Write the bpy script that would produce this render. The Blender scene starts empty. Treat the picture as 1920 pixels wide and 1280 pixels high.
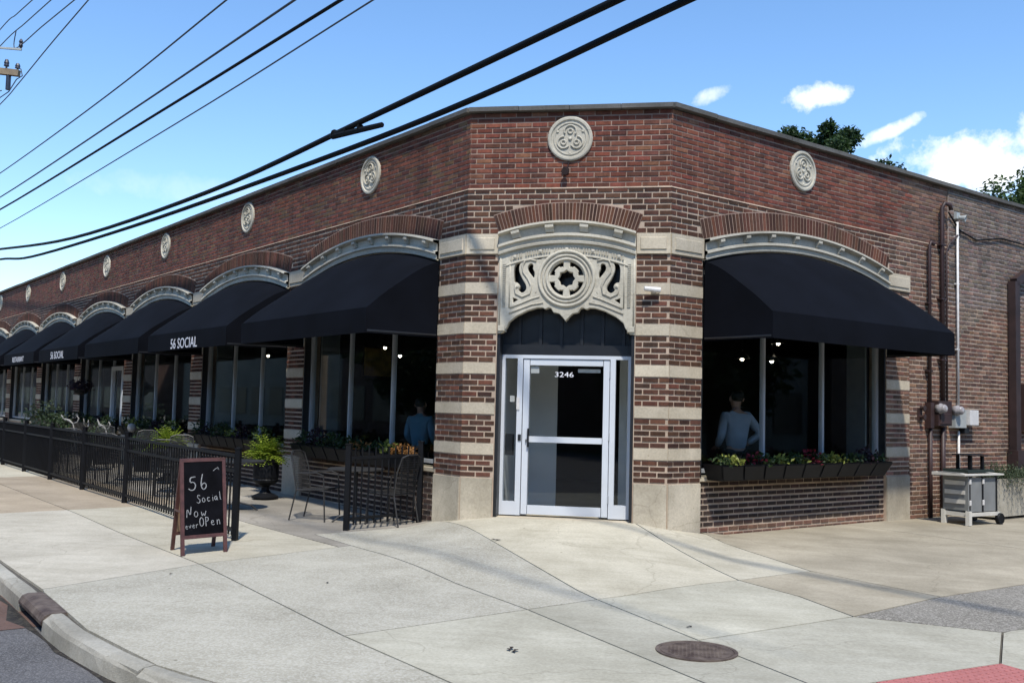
import bpy, bmesh, math, random
from mathutils import Vector, Matrix
from mathutils.geometry import delaunay_2d_cdt
random.seed(7)
sc = bpy.context.scene
COL = sc.collection
R = math.radians

# ------------------------------------------------------------------ camera
YAW, PITCH, ROLL, FPX = -.1735, .0667, .0249, 1861.96
CAM = Vector((1.5205, -12.5901, 1.64))
fw = Vector((math.sin(YAW)*math.cos(PITCH), math.cos(YAW)*math.cos(PITCH), math.sin(PITCH)))
rt = Vector((math.cos(YAW), -math.sin(YAW), 0)); up = rt.cross(fw)
r2 = rt*math.cos(ROLL)+up*math.sin(ROLL); u2 = -rt*math.sin(ROLL)+up*math.cos(ROLL)
cd = bpy.data.cameras.new('camera'); cam = bpy.data.objects.new('camera', cd); COL.objects.link(cam)
cd.sensor_width = 36; cd.lens = 36*FPX/1920; cd.clip_end = 2000; cd.clip_start = .05
m3 = Matrix((r2, u2, -fw)).transposed()
cam.matrix_world = Matrix.Translation(CAM) @ m3.to_4x4()
sc.camera = cam

# ------------------------------------------------------------------ sun and sky
SUN_EL, SUN_AZ = R(58), R(180-15)          # azimuth clockwise from +Y: behind the camera, a little to its right
sv = Vector((math.sin(SUN_AZ)*math.cos(SUN_EL), math.cos(SUN_AZ)*math.cos(SUN_EL), math.sin(SUN_EL)))
sl = bpy.data.lights.new('sun', 'SUN'); sl.energy = 2.4; sl.angle = R(2.4); sl.color = (1, .95, .87)
so = bpy.data.objects.new('sun', sl); COL.objects.link(so)
so.rotation_euler = (-sv).to_track_quat('-Z', 'Y').to_euler()
W = bpy.data.worlds.new('World'); sc.world = W; W.use_nodes = True
wn, wl = W.node_tree.nodes, W.node_tree.links
wn.clear()
wo = wn.new('ShaderNodeOutputWorld'); wb = wn.new('ShaderNodeBackground'); wb.inputs[1].default_value = .15
sky = wn.new('ShaderNodeTexSky'); sky.sky_type = 'NISHITA'; sky.sun_disc = False
sky.sun_elevation = SUN_EL; sky.sun_rotation = SUN_AZ; sky.altitude = 200; sky.air_density = 1.0; sky.dust_density = .25; sky.ozone_density = 3.0
def wmath(op, a, b=None, c=None):
    n = wn.new('ShaderNodeMath'); n.operation = op
    for i, v in enumerate((a, b, c)):
        if v is None: continue
        if isinstance(v, (int, float)): n.inputs[i].default_value = v
        else: wl.new(v, n.inputs[i])
    return n.outputs[0]
tc = wn.new('ShaderNodeTexCoord'); sp = wn.new('ShaderNodeSeparateXYZ'); wl.new(tc.outputs['Generated'], sp.inputs[0])
az = wmath('ARCTAN2', sp.outputs[0], sp.outputs[1]); el = wmath('ARCSINE', sp.outputs[2])
nz = wn.new('ShaderNodeTexNoise'); nz.inputs['Scale'].default_value = 24; nz.inputs['Detail'].default_value = 7; nz.inputs['Roughness'].default_value = .62
wl.new(tc.outputs['Generated'], nz.inputs['Vector'])
nzf = nz.outputs['Fac']
mask = None
# azimuth, elevation, half width, half height, tilt (degrees): cumulus scattered low around the sky
for a0, e0, wa, we, tl, k in [(15.6, 13.6, 5.6, 1.75, .03, 1.0), (19.5, 14.2, 4.0, 1.5, .0, 1.0), (7.0, 17.4, 1.75, .75, .1, .95), (10.9, 15.25, 2.0, .42, .38, .8), (1.3, 17.7, 1.1, .45, .3, .55),
                           (50, 15, 9, 2.6, 0, 1), (112, 16, 10, 2.5, 0, 1), (-120, 15, 9, 2.3, 0, 1), (-165, 17, 9, 2.4, 0, 1),
                           (-27, 11.5, 7, .9, 0, .12)]:
    da = wmath('SUBTRACT', az, R(a0)); de = wmath('SUBTRACT', el, R(e0))
    de = wmath('MULTIPLY_ADD', da, -tl, de)
    q = wmath('ADD', wmath('POWER', wmath('DIVIDE', da, R(wa)), 2.0), wmath('POWER', wmath('DIVIDE', de, R(we)), 2.0))
    m = wmath('ADD', wmath('SUBTRACT', 1.0, q), wmath('MULTIPLY', wmath('SUBTRACT', nzf, .5), 5.2))
    m = wmath('MULTIPLY', wmath('SMOOTH_MIN', wmath('MAXIMUM', wmath('MULTIPLY', m, .8), 0.0), 1.0, .3), k)
    mask = m if mask is None else wmath('MAXIMUM', mask, m)
mx = wn.new('ShaderNodeMixRGB'); wl.new(mask, mx.inputs[0]); hs_ = wn.new('ShaderNodeHueSaturation'); hs_.inputs['Saturation'].default_value = 1.12; hs_.inputs['Value'].default_value = .80; wl.new(sky.outputs[0], hs_.inputs['Color']); wl.new(hs_.outputs[0], mx.inputs[1]); mx.inputs[2].default_value = (5.0, 5.05, 5.15, 1)
wl.new(mx.outputs[0], wb.inputs[0]); wl.new(wb.outputs[0], wo.inputs[0])
sc.cycles.max_bounces = 7; sc.cycles.diffuse_bounces = 3; sc.cycles.glossy_bounces = 3; sc.cycles.transmission_bounces = 4; sc.cycles.transparent_max_bounces = 12
vs = sc.view_settings; vs.view_transform = 'Standard'; vs.look = 'None'; vs.gamma = 1; vs.exposure = 1.0; vs.use_curve_mapping = False

# ------------------------------------------------------------------ frames of the corner building
HW = 1.322
aL, aR = .7459, .8249
A = Vector((-HW, 0, 0)); B = Vector((HW, 0, 0)); Z = Vector((0, 0, 1))
dL = Vector((-math.cos(aL), math.sin(aL), 0)); nL = Vector((-math.sin(aL), -math.cos(aL), 0))
dR = Vector((math.cos(aR), math.sin(aR), 0)); nR = Vector((math.sin(aR), -math.cos(aR), 0))
class Fr:
    def __init__(s, o, d, n): s.o, s.d, s.n = o, d, n
    def p(s, a, out, z): return s.o + s.d*a + s.n*out + Z*z
FL, FR, FC = Fr(A, dL, nL), Fr(B, dR, nR), Fr(Vector((0, 0, 0)), Vector((1, 0, 0)), Vector((0, -1, 0)))
FW = Fr(Vector((0, 0, 0)), Vector((1, 0, 0)), Vector((0, 1, 0)))
def smst(t): t = min(1, max(0, t)); return t*t*(3-2*t)
def gz(x, y):
    p = Vector((x, y, 0)); u = (p-A).dot(dL)
    D = max((p-A).dot(nL), (p-B).dot(nR), -y, 0)
    return .055+.035*smst((u-1.5)/3)-.014*D+.19*min(1, max(0, (2.05-abs(x))/1.05))*min(1, max(0, (y+3.5)/3.5))
def uv(u, v, dz=0):
    p = A+dL*u+nL*v; return Vector((p.x, p.y, gz(p.x, p.y)+dz))
def rv(s, o, dz=0):
    p = B+dR*s+nR*o; return Vector((p.x, p.y, gz(p.x, p.y)+dz))

# ------------------------------------------------------------------ materials
MATS = {}
def nmat(name):
    m = bpy.data.materials.new(name); m.use_nodes = True; nt = m.node_tree
    b = nt.nodes['Principled BSDF']; MATS[name] = m
    return m, nt.nodes, nt.links, b
def mat(name, col, rough=.6, metal=0, var=.12, scale=6, bump=0, bscale=80, spec=.5, two=None):
    m, n, l, b = nmat(name)
    b.inputs['Roughness'].default_value = rough; b.inputs['Metallic'].default_value = metal
    b.inputs['Specular IOR Level'].default_value = spec
    t = n.new('ShaderNodeTexCoord'); z = n.new('ShaderNodeTexNoise'); z.inputs['Scale'].default_value = scale; z.inputs['Detail'].default_value = 6
    l.new(t.outputs['Object'], z.inputs['Vector'])
    r = n.new('ShaderNodeValToRGB'); l.new(z.outputs['Fac'], r.inputs[0])
    c2 = two or tuple(c*(1+var) for c in col); c1 = tuple(c*(1-var) for c in col) if not two else col
    r.color_ramp.elements[0].position = .32; r.color_ramp.elements[1].position = .68
    r.color_ramp.elements[0].color = (*c1, 1); r.color_ramp.elements[1].color = (*c2, 1)
    l.new(r.outputs[0], b.inputs['Base Color'])
    if bump:
        z2 = n.new('ShaderNodeTexNoise'); z2.inputs['Scale'].default_value = bscale; z2.inputs['Detail'].default_value = 4
        l.new(t.outputs['Object'], z2.inputs['Vector'])
        bp = n.new('ShaderNodeBump'); bp.inputs['Strength'].default_value = bump; bp.inputs['Distance'].default_value = .01
        l.new(z2.outputs['Fac'], bp.inputs['Height']); l.new(bp.outputs[0], b.inputs['Normal'])
    return m
def concrete(name, col, stain=.18, speck=.0, scol=(.16, .15, .14), sscale=90, rough=.9, bump=.25):
    m, n, l, b = nmat(name); b.inputs['Roughness'].default_value = rough; b.inputs['Specular IOR Level'].default_value = .25
    t = n.new('ShaderNodeTexCoord')
    def noise(s, d=6, r=.6, vec=None):
        z = n.new('ShaderNodeTexNoise'); z.inputs['Scale'].default_value = s; z.inputs['Detail'].default_value = d; z.inputs['Roughness'].default_value = r
        l.new(vec or t.outputs['Object'], z.inputs['Vector']); return z.outputs['Fac']
    def ramp(f, p0, c0, p1, c1):
        r = n.new('ShaderNodeValToRGB'); l.new(f, r.inputs[0]); e = r.color_ramp.elements
        e[0].position, e[1].position = p0, p1; e[0].color, e[1].color = (*c0, 1), (*c1, 1); return r.outputs[0]
    def mul(a, bb, f=1):
        x = n.new('ShaderNodeMixRGB'); x.blend_type = 'MULTIPLY'; x.inputs[0].default_value = f
        l.new(a, x.inputs[1]); l.new(bb, x.inputs[2]); return x.outputs[0]
    lo, hi = 1-stain, 1+stain*.5
    c = ramp(noise(.55, 5, .55), .3, tuple(v*lo for v in col), .7, tuple(v*hi for v in col))
    c = mul(c, ramp(noise(2.3, 8, .7), .28, (.87, .865, .85), .6, (1, 1, 1)))
    # streaky broom finish and rain marks
    mp = n.new('ShaderNodeMapping'); mp.inputs['Rotation'].default_value = (0, 0, R(48)); mp.inputs['Scale'].default_value = (.35, 5, 1); l.new(t.outputs['Object'], mp.inputs[0])
    c = mul(c, ramp(noise(1.6, 5, .6, mp.outputs[0]), .3, (.91, .905, .89), .62, (1, 1, 1)))
    c = mul(c, ramp(noise(38, 4, .7), .3, (.82, .82, .82), .65, (1.06, 1.06, 1.06)))
    # dark spots: gum and grime
    vo = n.new('ShaderNodeTexVoronoi'); vo.inputs['Scale'].default_value = 1.6; l.new(t.outputs['Object'], vo.inputs['Vector'])
    c = mul(c, ramp(vo.outputs['Distance'], .012, (.5, .48, .45), .03, (1, 1, 1)))
    v3 = n.new('ShaderNodeTexVoronoi'); v3.inputs['Scale'].default_value = 4.3; l.new(t.outputs['Object'], v3.inputs['Vector'])
    c = mul(c, ramp(v3.outputs['Distance'], .02, (.62, .6, .57), .045, (1, 1, 1)))
    # blotches of old grime, wandering hairline cracks, and a tone of its own for every piece
    c = mul(c, ramp(noise(1.1, 9, .75), .40, (.80, .79, .76), .56, (1, 1, 1)), .45)
    nv = n.new('ShaderNodeTexNoise'); nv.inputs['Scale'].default_value = 1.3; nv.inputs['Detail'].default_value = 6; l.new(t.outputs['Object'], nv.inputs['Vector'])
    av = n.new('ShaderNodeVectorMath'); av.operation = 'MULTIPLY_ADD'; l.new(nv.outputs['Color'], av.inputs[0]); av.inputs[1].default_value = (1.1, 1.1, 0); l.new(t.outputs['Object'], av.inputs[2])
    v4 = n.new('ShaderNodeTexVoronoi'); v4.feature = 'DISTANCE_TO_EDGE'; v4.inputs['Scale'].default_value = .34; l.new(av.outputs[0], v4.inputs['Vector'])
    c = mul(c, ramp(v4.outputs['Distance'], .0012, (.5, .48, .45), .0035, (1, 1, 1)), .4)
    oi = n.new('ShaderNodeObjectInfo'); c = mul(c, ramp(oi.outputs['Random'], 0, (.9, .9, .9), 1, (1.06, 1.055, 1.04)))
    if speck:
        v2 = n.new('ShaderNodeTexVoronoi'); v2.inputs['Scale'].default_value = sscale; l.new(t.outputs['Object'], v2.inputs['Vector'])
        sepc = n.new('ShaderNodeSeparateColor'); l.new(v2.outputs['Color'], sepc.inputs[0])
        x = n.new('ShaderNodeMixRGB'); r = n.new('ShaderNodeValToRGB'); l.new(sepc.outputs[0], r.inputs[0])
        r.color_ramp.elements[0].position = .5; r.color_ramp.elements[1].position = .9
        r.color_ramp.elements[0].color = (0, 0, 0, 1); r.color_ramp.elements[1].color = (speck, speck, speck, 1)
        l.new(r.outputs[0], x.inputs[0]); l.new(c, x.inputs[1]); x.inputs[2].default_value = (*scol, 1); c = x.outputs[0]
    l.new(c, b.inputs['Base Color'])
    bp = n.new('ShaderNodeBump'); bp.inputs['Strength'].default_value = bump; bp.inputs['Distance'].default_value = .006
    l.new(noise(120, 3, .6), bp.inputs['Height']); l.new(bp.outputs[0], b.inputs['Normal'])
    return m
def brickmat(name, src):
    m, n, l, b = nmat(name); b.inputs['Roughness'].default_value = .88; b.inputs['Specular IOR Level'].default_value = .2
    if src == 'attr':
        a = n.new('ShaderNodeAttribute'); a.attribute_name = 'bc'; c0 = a.outputs['Color']
    else:
        a = n.new('ShaderNodeObjectInfo'); c0 = a.outputs['Color']
    t = n.new('ShaderNodeNewGeometry')
    def nz_(s, d, lo, hi, p0=.3, p1=.7):
        z = n.new('ShaderNodeTexNoise'); z.inputs['Scale'].default_value = s; z.inputs['Detail'].default_value = d; z.inputs['Roughness'].default_value = .65
        l.new(t.outputs['Position'], z.inputs['Vector']); r = n.new('ShaderNodeValToRGB'); l.new(z.outputs['Fac'], r.inputs[0])
        r.color_ramp.elements[0].position = p0; r.color_ramp.elements[1].position = p1
        r.color_ramp.elements[0].color = (lo, lo, lo, 1); r.color_ramp.elements[1].color = (hi, hi*.99, hi*.97, 1); return r.outputs[0], z
    def mul(a_, b_):
        x = n.new('ShaderNodeMixRGB'); x.blend_type = 'MULTIPLY'; x.inputs[0].default_value = 1; l.new(a_, x.inputs[1]); l.new(b_, x.inputs[2]); return x.outputs[0]
    r1, z1 = nz_(26, 6, .72, 1.22); r3, _ = nz_(.8, 5, .8, 1.12)
    mp = n.new('ShaderNodeMapping'); mp.inputs['Scale'].default_value = (3.5, 3.5, .28); l.new(t.outputs['Position'], mp.inputs[0])
    r5, z5 = nz_(1.5, 6, .70, 1.08, .36, .62); l.new(mp.outputs[0], z5.inputs['Vector'])      # rain streaks and soot
    c = mul(mul(mul(c0, r1), r3), r5); l.new(c, b.inputs['Base Color'])
    bp = n.new('ShaderNodeBump'); bp.inputs['Strength'].default_value = .35; bp.inputs['Distance'].default_value = .006
    l.new(z1.outputs['Fac'], bp.inputs['Height']); l.new(bp.outputs[0], b.inputs['Normal'])
    return m
def glassmat(name, tint=(.93, .96, .96)):
    m, n, l, b = nmat(name); o = n['Material Output']; n.remove(b)
    tr = n.new('ShaderNodeBsdfTransparent'); tr.inputs[0].default_value = (*tint, 1)
    gl = n.new('ShaderNodeBsdfGlossy'); gl.inputs['Roughness'].default_value = .02
    ge = n.new('ShaderNodeNewGeometry'); dt = n.new('ShaderNodeVectorMath'); dt.operation = 'DOT_PRODUCT'; l.new(ge.outputs['Incoming'], dt.inputs[0]); l.new(ge.outputs['Normal'], dt.inputs[1])
    def mt(op, a, b):      # thin-sheet reflectance, the same from both faces
        q = n.new('ShaderNodeMath'); q.operation = op
        for i, v in enumerate((a, b)):
            if isinstance(v, (int, float)): q.inputs[i].default_value = v
            else: l.new(v, q.inputs[i])
        return q.outputs[0]
    f5 = mt('POWER', mt('SUBTRACT', 1.0, mt('ABSOLUTE', dt.outputs['Value'], 0)), 5.0)
    fres = mt('MULTIPLY_ADD', f5, .96); fres.node.inputs[2].default_value = .04
    mxs = n.new('ShaderNodeMixShader'); l.new(fres, mxs.inputs[0]); l.new(tr.outputs[0], mxs.inputs[1]); l.new(gl.outputs[0], mxs.inputs[2]); l.new(mxs.outputs[0], o.inputs[0])
    return m
def emit(name, col, s):
    m, n, l, b = nmat(name); b.inputs['Base Color'].default_value = (*col, 1); b.inputs['Emission Color'].default_value = (*col, 1); b.inputs['Emission Strength'].default_value = s; return m
def leafmat(name, c1, c2, rough=.5, trans=.25):
    m, n, l, b = nmat(name); b.inputs['Roughness'].default_value = rough; b.inputs['Specular IOR Level'].default_value = .3
    g = n.new('ShaderNodeNewGeometry'); r = n.new('ShaderNodeValToRGB'); l.new(g.outputs['Random Per Island'], r.inputs[0])
    r.color_ramp.elements[0].color = (*c1, 1); r.color_ramp.elements[1].color = (*c2, 1); l.new(r.outputs[0], b.inputs['Base Color'])
    o = n['Material Output']; ts = n.new('ShaderNodeBsdfTranslucent'); l.new(r.outputs[0], ts.inputs[0])
    mxs = n.new('ShaderNodeMixShader'); mxs.inputs[0].default_value = trans; l.new(b.outputs[0], mxs.inputs[1]); l.new(ts.outputs[0], mxs.inputs[2]); l.new(mxs.outputs[0], o.inputs[0])
    return m
M_BR = brickmat('fired brick', 'attr'); M_BRO = brickmat('fired brick piece', 'obj')
M_MORT = mat('mortar', (.41, .315, .235), .95, var=.2, scale=3, bump=.3)
M_MORTU = mat('mortar upper', (.31, .215, .165), .95, var=.2, scale=3, bump=.3)
M_MORTG = mat('mortar weathered', (.36, .295, .25), .95, var=.3, scale=2.5, bump=.3)
M_STONE = concrete('limestone', (.57, .50, .385), .18, bump=.15, rough=.9)
M_STONEG = concrete('limestone weathered', (.60, .535, .42), .38, bump=.3)
M_TERRA = concrete('terracotta trim', (.58, .54, .445), .2, bump=.12, rough=.75)
M_COPE = concrete('coping stone', (.16, .155, .145), .35, bump=.3)
M_NAVY = mat('navy canvas', (.0032, .0040, .0068), .9, var=.25, scale=1.6, bump=.6, bscale=2.2, spec=.1)
M_LET = mat('white lettering', (.75, .75, .78), .6, var=.03)
M_ALU = mat('aluminium frame', (.58, .61, .645), .38, .0, var=.05, scale=2, spec=.6)
M_ALUD = mat('dull window aluminium', (.42, .44, .46), .4, .2, var=.08, scale=2)
M_BLK = mat('black paint', (.010, .011, .013), .45, var=.2, scale=8)
M_IRON = mat('black powder coated metal', (.0045, .005, .0065), .55, var=.25, scale=10, spec=.25)
M_MESHM = mat('dark bronze metal', (.03, .029, .028), .5, var=.25, scale=10)
M_GLASS = glassmat('window glass'); M_DGLASS = glassmat('door glass', (.95, .965, .965))
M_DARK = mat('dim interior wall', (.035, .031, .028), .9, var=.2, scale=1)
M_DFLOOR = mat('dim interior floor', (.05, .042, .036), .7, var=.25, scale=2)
M_GREYW = mat('grey vestibule wall', (.74, .745, .72), .8, var=.06, scale=2)
M_WHITE = mat('white plastic', (.60, .58, .55), .5, var=.1, scale=20)
M_GREYB = mat('grey enamel', (.34, .355, .34), .5, var=.1, scale=5)
M_BROWN = mat('brown painted conduit', (.036, .017, .015), .55, var=.25, scale=5)
M_DBRN = mat('dark brown metal', (.030, .015, .013), .6, var=.3, scale=5)
M_WOOD = mat('reddish brown wood', (.085, .035, .03), .5, var=.25, scale=14)
M_PLY = mat('tan plywood', (.28, .19, .12), .8, var=.15, scale=6)  # tan base colour with slight random variation
M_CHALK = mat('chalkboard', (.004, .004, .0055), .85, var=.4, scale=6, spec=.08)
M_CHW = mat('chalk', (.26, .265, .27), .95, var=.3, scale=60)
M_RESIN = mat('beige grey resin', (.56, .535, .475), .6, var=.08, scale=5)
M_RESD = mat('grey resin panel', (.19, .195, .19), .6, var=.12, scale=5)
M_SOIL = mat('potting soil', (.03, .022, .016), .95, var=.3, scale=20)
M_PLANT = concrete('beige planter concrete', (.42, .39, .32), .15)
M_BARK = mat('bark', (.06, .045, .035), .9, var=.3, scale=8, bump=.5, bscale=20)
M_POLE = mat('weathered pole wood', (.22, .165, .11), .9, var=.25, scale=5)
M_CABLE = mat('black cable jacket', (.004, .0042, .005), .7, var=.2, spec=.15)
M_WIRE = mat('dull wire', (.045, .055, .075), .6, var=.1)
M_INS = mat('dark insulator', (.02, .022, .04), .3, var=.1)
M_GLS = mat('meter glass dome', (.28, .26, .26), .12, var=.15, scale=30)
M_RUST = mat('rusty iron', (.055, .036, .03), .8, .2, var=.5, scale=9, two=(.16, .125, .10), bump=.6, bscale=60)
M_TACT = concrete('red tactile paving', (.45, .17, .16), .15)
M_ASPH = concrete('asphalt', (.125, .122, .125), .2, speck=.5, scol=(.24, .235, .23), sscale=110, bump=.6)
M_GUTT = concrete('brick red gutter pad', (.17, .105, .085), .3, speck=.3, scol=(.1, .09, .08), bump=.5)
M_SIDE = concrete('joint grit', (.10, .092, .08), .3)
M_CREAM = concrete('pale cream concrete', (.53, .49, .385), .1)
M_CRM2 = concrete('warm white concrete', (.50, .465, .385), .12)
M_TAN = concrete('tan concrete', (.41, .34, .25), .16)
M_TAN2 = concrete('stained tan concrete', (.40, .355, .27), .22)
M_GREYC = concrete('grey worn concrete', (.435, .41, .335), .12, speck=.4, scol=(.55, .53, .46), sscale=75)
M_GREY2 = concrete('light grey concrete', (.46, .438, .355), .14)
M_AGG = concrete('exposed aggregate concrete', (.21, .195, .165), .2, speck=.7, scol=(.42, .39, .34), sscale=85)
M_CURB = concrete('kerb concrete', (.44, .42, .36), .4, bump=.8)
M_GRIME = concrete('wet gutter grime', (.035, .031, .028), .4, speck=.5, scol=(.09, .08, .06), sscale=40, bump=.8)
M_TRANS = mat('dark glazed transom', (.022, .023, .025), .25, var=.3, scale=4)
M_PATIO = concrete('patio concrete', (.36, .33, .28), .3)
M_GRASS = mat('lawn', (.05, .08, .025), .95, var=.4, scale=3)
M_SKIN = mat('skin', (.35, .2, .14), .55, var=.05)
M_SHIRT = mat('pale blue shirt', (.33, .36, .40), .9, var=.1, scale=5)
M_SHIRT2 = mat('sky blue shirt', (.12, .24, .32), .9, var=.1, scale=5)
M_TROU = mat('black trousers', (.012, .012, .014), .9, var=.2)
M_HAIR = mat('dark hair', (.012, .009, .007), .6, var=.2)
M_BULB = emit('lit bulb', (1, .86, .66), 14)
M_SHADE = mat('metal lamp shade', (.03, .028, .025), .4, .4, var=.1)
M_FERN = leafmat('fern green', (.14, .22, .02), (.36, .44, .06))
M_RETURN = mat('dim teal wall return', (.11, .125, .125), .8, var=.1)
M_LEAFD = leafmat('dark leaf', (.012, .028, .010), (.04, .07, .02))
M_LIME = leafmat('lime leaf', (.12, .15, .025), (.30, .32, .07))
M_ROSE = leafmat('rosemary green', (.045, .07, .035), (.11, .14, .075))
M_RED = leafmat('red flower', (.10, .012, .022), (.26, .025, .045))
M_PUR = leafmat('dark purple leaf', (.012, .007, .012), (.04, .02, .03))
M_ORG = leafmat('orange flower', (.14, .07, .02), (.34, .16, .05))
M_TREE = leafmat('tree leaf', (.012, .03, .010), (.045, .08, .022))
M_TREE2 = leafmat('lighter tree leaf', (.02, .045, .012), (.075, .115, .03))

# ------------------------------------------------------------------ mesh helpers
class MB:
    def __init__(s): s.v, s.f, s.m, s.c = [], [], [], []
    def add(s, vs, fs, mi=0, col=None):
        b = len(s.v); s.v.extend(tuple(v) for v in vs); s.f.extend(tuple(i+b for i in f) for f in fs); s.m.extend([mi]*len(fs))
        if col is not None: s.c.extend([col]*len(vs))
    def box(s, fr, a0, a1, o0, o1, z0, z1, mi=0, col=None, ins=0):
        # ins chamfers the front (o1) face
        P = fr.p
        vs = [P(a0, o0, z0), P(a1, o0, z0), P(a1, o0, z1), P(a0, o0, z1), P(a0+ins, o1, z0+ins), P(a1-ins, o1, z0+ins), P(a1-ins, o1, z1-ins), P(a0+ins, o1, z1-ins)]
        s.add(vs, [(0, 1, 2, 3), (7, 6, 5, 4), (0, 4, 5, 1), (1, 5, 6, 2), (2, 6, 7, 3), (3, 7, 4, 0)], mi, col)
    def brick(s, fr, a0, a1, o0, o1, z0, z1, col, ins=.003):
        P = fr.p
        vs = [P(a0, o0, z0), P(a1, o0, z0), P(a1, o0, z1), P(a0, o0, z1), P(a0+ins, o1, z0+ins), P(a1-ins, o1, z0+ins), P(a1-ins, o1, z1-ins), P(a0+ins, o1, z1-ins)]
        s.add(vs, [(7, 6, 5, 4), (0, 4, 5, 1), (1, 5, 6, 2), (2, 6, 7, 3), (3, 7, 4, 0)], 0, col)
    def tube(s, pts, r, n=6, mi=0, cap=True):
        pts = [Vector(p) for p in pts]; rs = r if isinstance(r, (list, tuple)) else [r]*len(pts)
        b = len(s.v); prev = None
        for i, p in enumerate(pts):
            t = (pts[min(i+1, len(pts)-1)]-pts[max(i-1, 0)])
            t = t.normalized() if t.length > 1e-9 else Vector((0, 0, 1))
            if prev is None:
                x = t.cross(Z) if abs(t.z) < .95 else t.cross(Vector((1, 0, 0)))
            else: x = prev-t*prev.dot(t)
            x.normalize(); prev = x; y = t.cross(x)
            for k in range(n):
                a = 2*math.pi*k/n; s.v.append(tuple(p+(x*math.cos(a)+y*math.sin(a))*rs[i]))
        for i in range(len(pts)-1):
            for k in range(n):
                k2 = (k+1) % n; s.f.append((b+i*n+k, b+i*n+k2, b+(i+1)*n+k2, b+(i+1)*n+k)); s.m.append(mi)
        if cap:
            s.f.append(tuple(b+k for k in reversed(range(n)))); s.m.append(mi)
            e = b+(len(pts)-1)*n; s.f.append(tuple(e+k for k in range(n))); s.m.append(mi)
    def bar(s, p0, p1, w, h, mi=0):
        p0, p1 = Vector(p0), Vector(p1); t = (p1-p0).normalized()
        x = t.cross(Z) if abs(t.z) < .95 else t.cross(Vector((0, 1, 0)))
        x.normalize(); y = x.cross(t); vs = []
        for p in (p0, p1):
            for a, b_ in ((-1, -1), (1, -1), (1, 1), (-1, 1)): vs.append(p+x*(a*w/2)+y*(b_*h/2))
        s.add(vs, [(3, 2, 1, 0), (4, 5, 6, 7), (0, 1, 5, 4), (1, 2, 6, 5), (2, 3, 7, 6), (3, 0, 4, 7)], mi)
    def lathe(s, c, prof, n=20, mi=0, axis=None):
        # prof: (radius, height) along axis (default z)
        c = Vector(c); ax = (axis or Z).normalized(); x = ax.cross(Vector((0, 1, 0)) if abs(ax.y) < .9 else Vector((1, 0, 0))).normalized(); y = ax.cross(x)
        b = len(s.v)
        for r, h in prof:
            for k in range(n):
                a = 2*math.pi*k/n; s.v.append(tuple(c+ax*h+(x*math.cos(a)+y*math.sin(a))*r))
        for i in range(len(prof)-1):
            for k in range(n):
                k2 = (k+1) % n; s.f.append((b+i*n+k, b+i*n+k2, b+(i+1)*n+k2, b+(i+1)*n+k)); s.m.append(mi)
        s.f.append(tuple(b+k for k in reversed(range(n)))); s.m.append(mi)
        e = b+(len(prof)-1)*n; s.f.append(tuple(e+k for k in range(n))); s.m.append(mi)
    def grid(s, fn, nu, nv, mi=0):
        b = len(s.v)
        for i in range(nu+1):
            for j in range(nv+1): s.v.append(tuple(fn(i/nu, j/nv)))
        for i in range(nu):
            for j in range(nv):
                a = b+i*(nv+1)+j; s.f.append((a, a+1, a+nv+2, a+nv+1)); s.m.append(mi)
    def leaf(s, c, d, nrm, L, w, mi=0):
        c = Vector(c); sd = d.cross(nrm)
        if sd.length < 1e-6: sd = d.orthogonal()
        sd.normalize(); k = nrm*(L*.12)
        s.add([c, c+d*(L*.5)+sd*w*.5+k, c+d*L, c+d*(L*.5)-sd*w*.5+k], [(0, 1, 2, 3)], mi)
    def build(s, name, mats, parent=None, smooth=False, origin=None):
        me = bpy.data.meshes.new(name)
        vs = s.v if origin is None else [tuple(Vector(v)-Vector(origin)) for v in s.v]
        me.from_pydata(vs, [], s.f)
        for m in (mats if isinstance(mats, (list, tuple)) else [mats]): me.materials.append(m)
        if any(s.m): me.polygons.foreach_set('material_index', s.m)
        if s.c:
            at = me.attributes.new('bc', 'FLOAT_COLOR', 'POINT'); fl = []
            for c in s.c: fl += [c[0], c[1], c[2], 1.0]
            at.data.foreach_set('color', fl)
        if smooth: me.polygons.foreach_set('use_smooth', [True]*len(me.polygons))
        me.update()
        return link(name, me, parent, origin)
def fixn(o):
    bm = bmesh.new(); bm.from_mesh(o.data); bmesh.ops.recalc_face_normals(bm, faces=bm.faces); bm.to_mesh(o.data); bm.free(); return o
def link(name, me, parent=None, origin=None):
    o = bpy.data.objects.new(name, me); COL.objects.link(o)
    w = Vector(origin) if origin is not None else Vector((0, 0, 0))
    if parent is not None:
        o.parent = parent; o.location = w-wloc(parent)
    else: o.location = w
    return o
def wloc(o):
    w = o.location.copy()
    if o.parent: w += wloc(o.parent)
    return w
def tag(o, label=None, cat=None, group=None, kind=None):
    if label: o['label'] = label
    if cat: o['category'] = cat
    if group: o['group'] = group
    if kind: o['kind'] = kind
    return o
def thing(name, loc, label, cat, group=None):
    o = bpy.data.objects.new(name, None); COL.objects.link(o); o.location = loc; o.empty_display_size = .2
    return tag(o, label, cat, group)
def copy_tree(o, loc=None, rz=None, parent=None, label=None):
    c = o.copy(); COL.objects.link(c); c.parent = parent
    if loc is not None: c.location = loc
    if rz is not None: c.rotation_euler = (0, 0, rz)
    if label: c['label'] = label
    for ch in list(o.children): copy_tree(ch, parent=c)
    return c
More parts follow.
